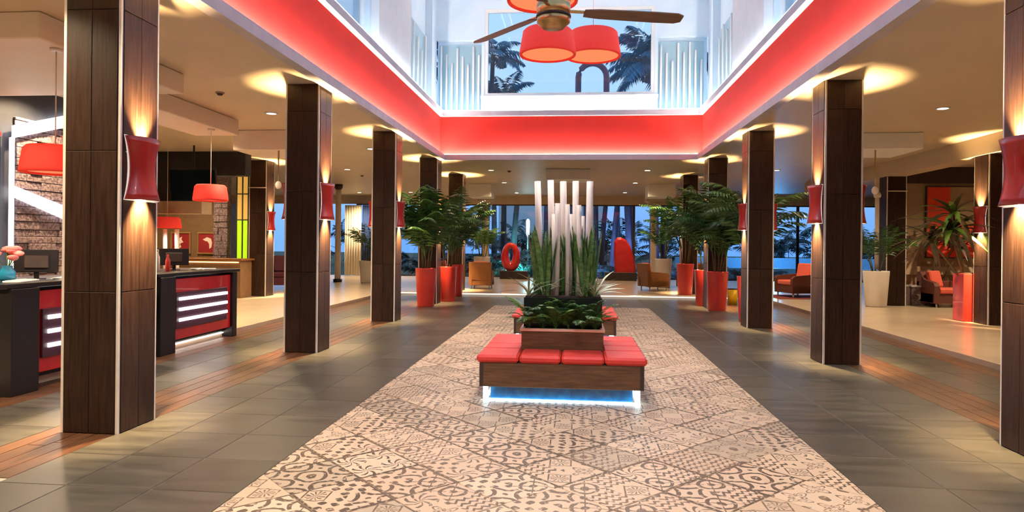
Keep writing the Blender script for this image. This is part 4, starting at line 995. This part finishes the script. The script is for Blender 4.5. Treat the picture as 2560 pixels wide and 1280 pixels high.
# round post at the left rear and white posts of the glass front
t = thing('round_post', 'slim pale round post with dark foot between the second and third left columns', 'post', (-8.75, 24.4, .08))
MB().lathe([(.11, .12), (.10, 3.4)], 20).build('shaft', 'pole_white', t); MB().lathe([(.16, 0), (.16, .1), (.11, .12)], 20).build('foot', 'black_gloss', t); MB().lathe([(.10, 3.4), (.15, 3.48), (.15, CEIL - .082)], 20).build('capital', 'dark_brown', t)
for x, lb in ((-3.47, 'white square post with a capital left of the rear glass'), (2.9, 'white square post with a capital right of the rear glass')):
    t = thing('square_post', lb, 'post', (x, 26, .08), 0, 'white posts at the rear')
    MB().rbox(-.1, .1, -.1, .1, 0, 2.95, .006).build('shaft', 'cream_wall', t); MB().rbox(-.22, .22, -.22, .22, 2.95, 3.1, .01).build('capital', 'cream_wall', t); MB().rbox(-.3, .3, -.3, .3, 3.1, CEIL - .082, .01).build('abacus', 'ceiling', t)
# curtains at the left rear
def curtain(label, x0, x1, y, mat):
    n = 24; vs, fs = [], []
    for k in range(n + 1):
        x = x0 + (x1 - x0) * k / n; yy = y + .05 * math.sin(k * 1.7)
        vs += [(x, yy, .1), (x, yy, 3.2), (x, yy + .01, 3.2), (x, yy + .01, .1)]
    for k in range(n):
        for q in range(4): fs.append((k*4+q, k*4+(q+1) % 4, k*4+4+(q+1) % 4, k*4+4+q))
    return tag(MB().add(vs, fs, True).build('curtain', mat), label, 'curtain', 'curtains of the rear front')
curtain('cream curtain right of the round post at the left rear', -10.2, -9.45, 29.3, 'curtain')
curtain('navy curtain between the cream curtains at the left rear', -9.4, -8.75, 29.3, 'curtain_blue')
curtain('cream curtain beside the small palm at the left rear', -8.7, -8.1, 29.3, 'curtain')
# red sculptures on dark plinths
t = thing('ring_sculpture', 'red ring-shaped sculpture with an oval opening on a dark plinth', 'sculpture', (-2.62, 28.6, .08))
MB().rbox(-.55, .62, -.3, .3, 0, .34, .01).build('plinth', 'dark_brown', t)
vs, fs = [], []; NN, KK = 36, 10
for i in range(NN):
    a = 2 * PI * i / NN; low = .5 - .5 * math.sin(a)
    cx, cz = -.12 + .25 * math.cos(a), .96 + .45 * math.sin(a); rad = .125 + .085 * low
    for k in range(KK):
        b = 2 * PI * k / KK; vs.append((cx + rad * math.cos(b) * math.cos(a), .14 * math.sin(b) * (1 + .4 * low), cz + rad * math.cos(b) * math.sin(a)))
for i in range(NN):
    for k in range(KK): fs.append((i*KK+k, ((i+1) % NN)*KK+k, ((i+1) % NN)*KK+(k+1) % KK, i*KK+(k+1) % KK))
MB().add(vs, fs, True).build('ring', 'sculpt_red', t)
MB().lathe([(.09, .34), (.07, .42)], 16).build('foot', 'sculpt_red', t, (-.12, 0, 0))
t = thing('fin_sculpture', 'tall red fin-shaped sculpture on a dark plinth', 'sculpture', (1.95, 28.6, .08))
MB().rbox(-.75, .55, -.3, .3, 0, .34, .01).build('plinth', 'dark_brown', t)
fin = [(-.33, .34), (.52, .34), (.50, .62), (.42, 1.05), (.28, 1.45), (.10, 1.70), (-.10, 1.80), (-.26, 1.78), (-.36, 1.62), (-.38, 1.1)]
n = len(fin); vs, fs = [], []
for k, (sc, y) in enumerate(((.86, -.16), (1.0, -.10), (1.0, .10), (.86, .16))):
    for p in fin: vs.append((.05 + (p[0] - .05) * sc, y, .34 + (p[1] - .34) * (sc if sc == 1 else .93)))
for k in range(3):
    for i in range(n): fs.append((k*n+i, k*n+(i+1) % n, (k+1)*n+(i+1) % n, (k+1)*n+i))
fs += [tuple(range(n)), tuple(reversed(range(3*n, 4*n)))]
MB().add(vs, fs).build('fin', 'sculpt_red', t)
# small floor items
t = thing('low_table', 'low dark table between the red chair and the second right column', 'table', (6.9, 19.6, .08))
MB().rbox(-.35, .35, -.25, .25, .34, .38, .006).build('top', 'wicker_dark', t)
for sx in (-.3, .3):
    for sy in (-.2, .2): MB().box(sx - .02, sx + .02, sy - .02, sy + .02, 0, .34).build('leg', 'black_gloss', t)
t = thing('carpet', 'dark red carpet under the red lounge armchair', 'carpet', (6.6, 20.3, .08)); MB().box(-.95, 1.1, -.8, .9, 0, .012).build('pile', 'rug_red', t)
t = thing('ottoman', 'low red ottoman mostly hidden behind the nearest right column', 'ottoman', (4.22, 6.7, 0))
MB().lathe([(.20, .03), (.24, .06), (.245, .2), (.22, .25), (.0, .26)], 28).build('upholstery', 'red_vinyl', t); MB().lathe([(.18, 0), (.18, .03)], 20).build('base', 'black_gloss', t)
t = thing('floor_vase', 'tall white tapering vase right of the third right column', 'vase', (5.62, 21.0, .08))
MB().lathe([(.08, 0), (.09, .02), (.15, 1.0), (.16, 1.02), (.14, 1.02), (.08, .1)], 24, cap1=False).build('body', 'pot_white', t); MB().lathe([(.08, .04), (.1, .1)], 16).build('foot_ring', 'steel_trim', t)
t = thing('waste_bin', 'small yellow bin right of the fourth right column', 'bin', (4.1, 18.3, 0))
MB().lathe([(.12, 0), (.14, .4), (.13, .4), (.11, .02)], 20, cap1=False).build('body', 'yellow', t); MB().lathe([(.14, .4), (.145, .42), (.125, .42), (.125, .4)], 20, cap0=False, cap1=False).build('rim', 'black_gloss', t)
t = thing('lounge_pole', 'white pole standing in the white palm pot by the lounge column', 'pole', (7.42, 17.62, .99)); MB().lathe([(.05, 0), (.05, 2.3)], 14).build('shaft', 'pole_white', t); MB().lathe([(.075, 1.78), (.09, 1.84), (.075, 1.9)], 14).build('collar', 'steel_trim', t)

# ================================================================== OUTDOORS
struct('ground', MB().box(-60, 60, 31, 120, -.3, -.06), 'grass', 'dark garden ground behind the glass front', 'ground')
struct('roof_rear', MB().box(-16, 14, 17.6, 31.2, CEIL + .12, 4.25), 'roof', 'pale flat roof behind the light well', 'roof')
struct('roof_sides', MB().box(-16, -4.0, -3, 17.6, CEIL + .12, 4.25).box(3.6, 14, -3, 17.6, CEIL + .12, 4.25), 'roof', 'pale flat roofs beside the light well', 'roof')
t = thing('roof_arch', 'dark red arched frame on the roof outside the upper rear window', 'arch', (.44, 20.5, 4.4))
arc = [(-.42, 0), (-.42, 2.15)] + [(-.42 * math.cos(a), 2.15 + .42 * math.sin(a)) for a in [PI * k / 10 for k in range(1, 10)]] + [(.42, 2.15), (.42, 0)]
MB().tube([(p[0], 0, p[1]) for p in arc], .09, 8).build('arch_tube', 'arch', t); MB().box(-.42, .42, -.05, .05, .98, 1.06).build('cross_bar', 'arch', t)
t = thing('garden_building', 'pale low building behind the palms seen through the upper window', 'building', (-2.0, 70, 0)); MB().box(-6, 5, 0, 8, 0, 14).build('wall', 'roof', t); MB().box(-6.4, 5.4, -.4, 8.4, 14, 14.6).build('roof_edge', 'upper_white', t)
def palm_tree(label, x, y, h, n, L, seed, mesh=FBLUE, lean=.0):
    rr = random.Random(seed); t = thing('palm_tree', label, 'palm tree', (x, y, -.06), rr.uniform(0, 6), 'garden palms')
    MB().tube([(0, 0, 0), (lean * .3, 0, h * .4), (lean, 0, h)], .17, 10, .11).build('trunk', 'trunk', t)
    for k in range(n):
        a = k * 2.4 + rr.uniform(-.2, .2); s = L * rr.uniform(.85, 1.1)
        put('frond', mesh[k % 3], t, (lean, 0, h - .05), (rr.uniform(-.2, .2), rr.uniform(-.2, .35), a), (s, s, s))
GP = [(-4.8, 36, 11.6, 18, 1.9), (4.0, 34.5, 10.8, 40, 2.9), (-6.9, 34.5, 11.5, 16, 2.6), (-4.0, 37.5, 9.8, 30, 2.2), (7.6, 38, 11.2, 16, 3.0)]
for k, (x, y, h, n, L) in enumerate(GP):
    palm_tree('tall blue-green palm outside the rear glass, %s' % ['left of the upper window view', 'right in the upper window view', 'at the far left behind the glass', 'with the low crown in the upper window view', 'right of the rear glass front'][k], x, y, h, n, L, 70 + k, lean=.5)
TR = sorted([(-1.3, 34, 13), (-.2, 35, 14), (.5, 33.5, 13), (1.05, 36, 14), (1.8, 34.2, 13), (2.6, 33.2, 14), (3.9, 35.5, 14), (-5.0, 37, 14), (8.8, 35, 13), (-2.1, 38.5, 15), (4.6, 36.5, 14), (.1, 40, 15), (-1.6, 36.5, 14), (.8, 38, 14), (1.4, 39, 14), (2.2, 37, 14), (3.1, 40, 14), (-.7, 37.5, 14), (5.6, 33.6, 13), (-4.2, 35, 13), (-3.1, 33, 13), (7.0, 34, 14)])
for k, (x, y, h) in enumerate(TR):
    palm_tree('%s slender dark palm trunk from the left behind the rear glass' % ORD[k], x, y, h - 7.6, 9, 2.0, 100 + k, lean=RND.uniform(-.6, .6))
for k in range(16):
    rr = random.Random(300 + k); x = -7.5 + k * 1.1 + rr.uniform(-.4, .4); y = rr.uniform(32.0, 35.0)
    t = thing('garden_shrub', '%s low dark shrub from the left behind the rear glass' % ORD[k], 'shrub', (x, y, -.06), 0, 'shrubs behind the rear glass')
    for q in range(16):
        s = rr.uniform(.8, 1.7) * (1.35 if x < -.5 else .8); put('frond', FNIGHT[q % 3], t, (rr.uniform(-.15, .15), rr.uniform(-.15, .15), 0), (rr.uniform(-.3, .3), rr.uniform(-.5, .1), q * 2.4), (s, s, s))
for k in range(7):
    rr = random.Random(400 + k); x = -16 + k * 6.0; y = 50 + rr.uniform(-2, 2)
    t = thing('hedge_tree', '%s dark bushy tree from the left at the far garden edge' % ORD[k], 'tree', (x, y, -.06), 0, 'far garden trees')
    MB().tube([(0, 0, 0), (.1, 0, 2)], .2, 8, .15).build('trunk', 'trunk', t)
    for q in range(46):
        s = rr.uniform(1.5, 2.5); put('frond', FNIGHT[q % 3], t, (rr.uniform(-2.4, 2.4), rr.uniform(-.6, .6), rr.uniform(.2, 2.2)), (rr.uniform(-.6, .6), rr.uniform(-.6, .3), q * 2.4), (s, s, s))
t = thing('garden_lamp', 'bright white garden lamp left of the white poles behind the glass', 'garden lamp', (-2.35, 33.2, -.06))
MB().lathe([(.04, 0), (.03, 2.0)], 10).build('post', 'steel_trim', t); MB().lathe([(.03, 2.0), (.07, 2.1), (.09, 2.75), (.03, 2.85)], 16).build('lantern', emitter('garden_lantern_glow', (.75, .95, 1.0), 9.0), t)
lamp('POINT', (0, .6, 1.6), 60, (.45, .9, .95), t, name='garden_light', shadow_soft_size=.2)
t = thing('swimming_pool', 'blue swimming pool with pale edges behind the right glass', 'pool', (13.0, 38.5, -.06))
MB().box(-7, 7, -2, 3, 0, .03).build('water', 'pool', t)
MB().box(-7, 7, -2.6, -2, 0, .5).box(-7, 7, 3, 3.6, 0, .95).build('edge', 'pool_edge', t)
lamp('POINT', (-2, .5, 1.0), 300, (.15, .5, 1.0), t, name='pool_light', shadow_soft_size=.3)
for x, colr, pw, lb in ((-3.0, (.25, .95, .75), 1500, 'teal garden spotlight at the foot of the left glass'), (.4, (.30, .50, 1.0), 1300, 'blue garden spotlight at the foot of the middle glass'), (3.4, (.38, .45, 1.0), 1300, 'blue garden spotlight at the foot of the right glass')):
    t = thing('garden_spotlight', lb, 'garden light', (x, 31.3, -.06), 0, 'garden spotlights')
    MB().lathe([(.05, 0), (.05, .12)], 12).build('stake', 'black_gloss', t); MB().lathe([(.07, -.1), (.09, .08)], 16).build('head', 'black_gloss', t, (0, .0, .2), (math.radians(-65), 0, 0))
    lamp('SPOT', (0, .14, .27), pw, colr, t, (math.radians(108), 0, 0), 'garden_spot', spot_size=2.2, spot_blend=.8, shadow_soft_size=.08)
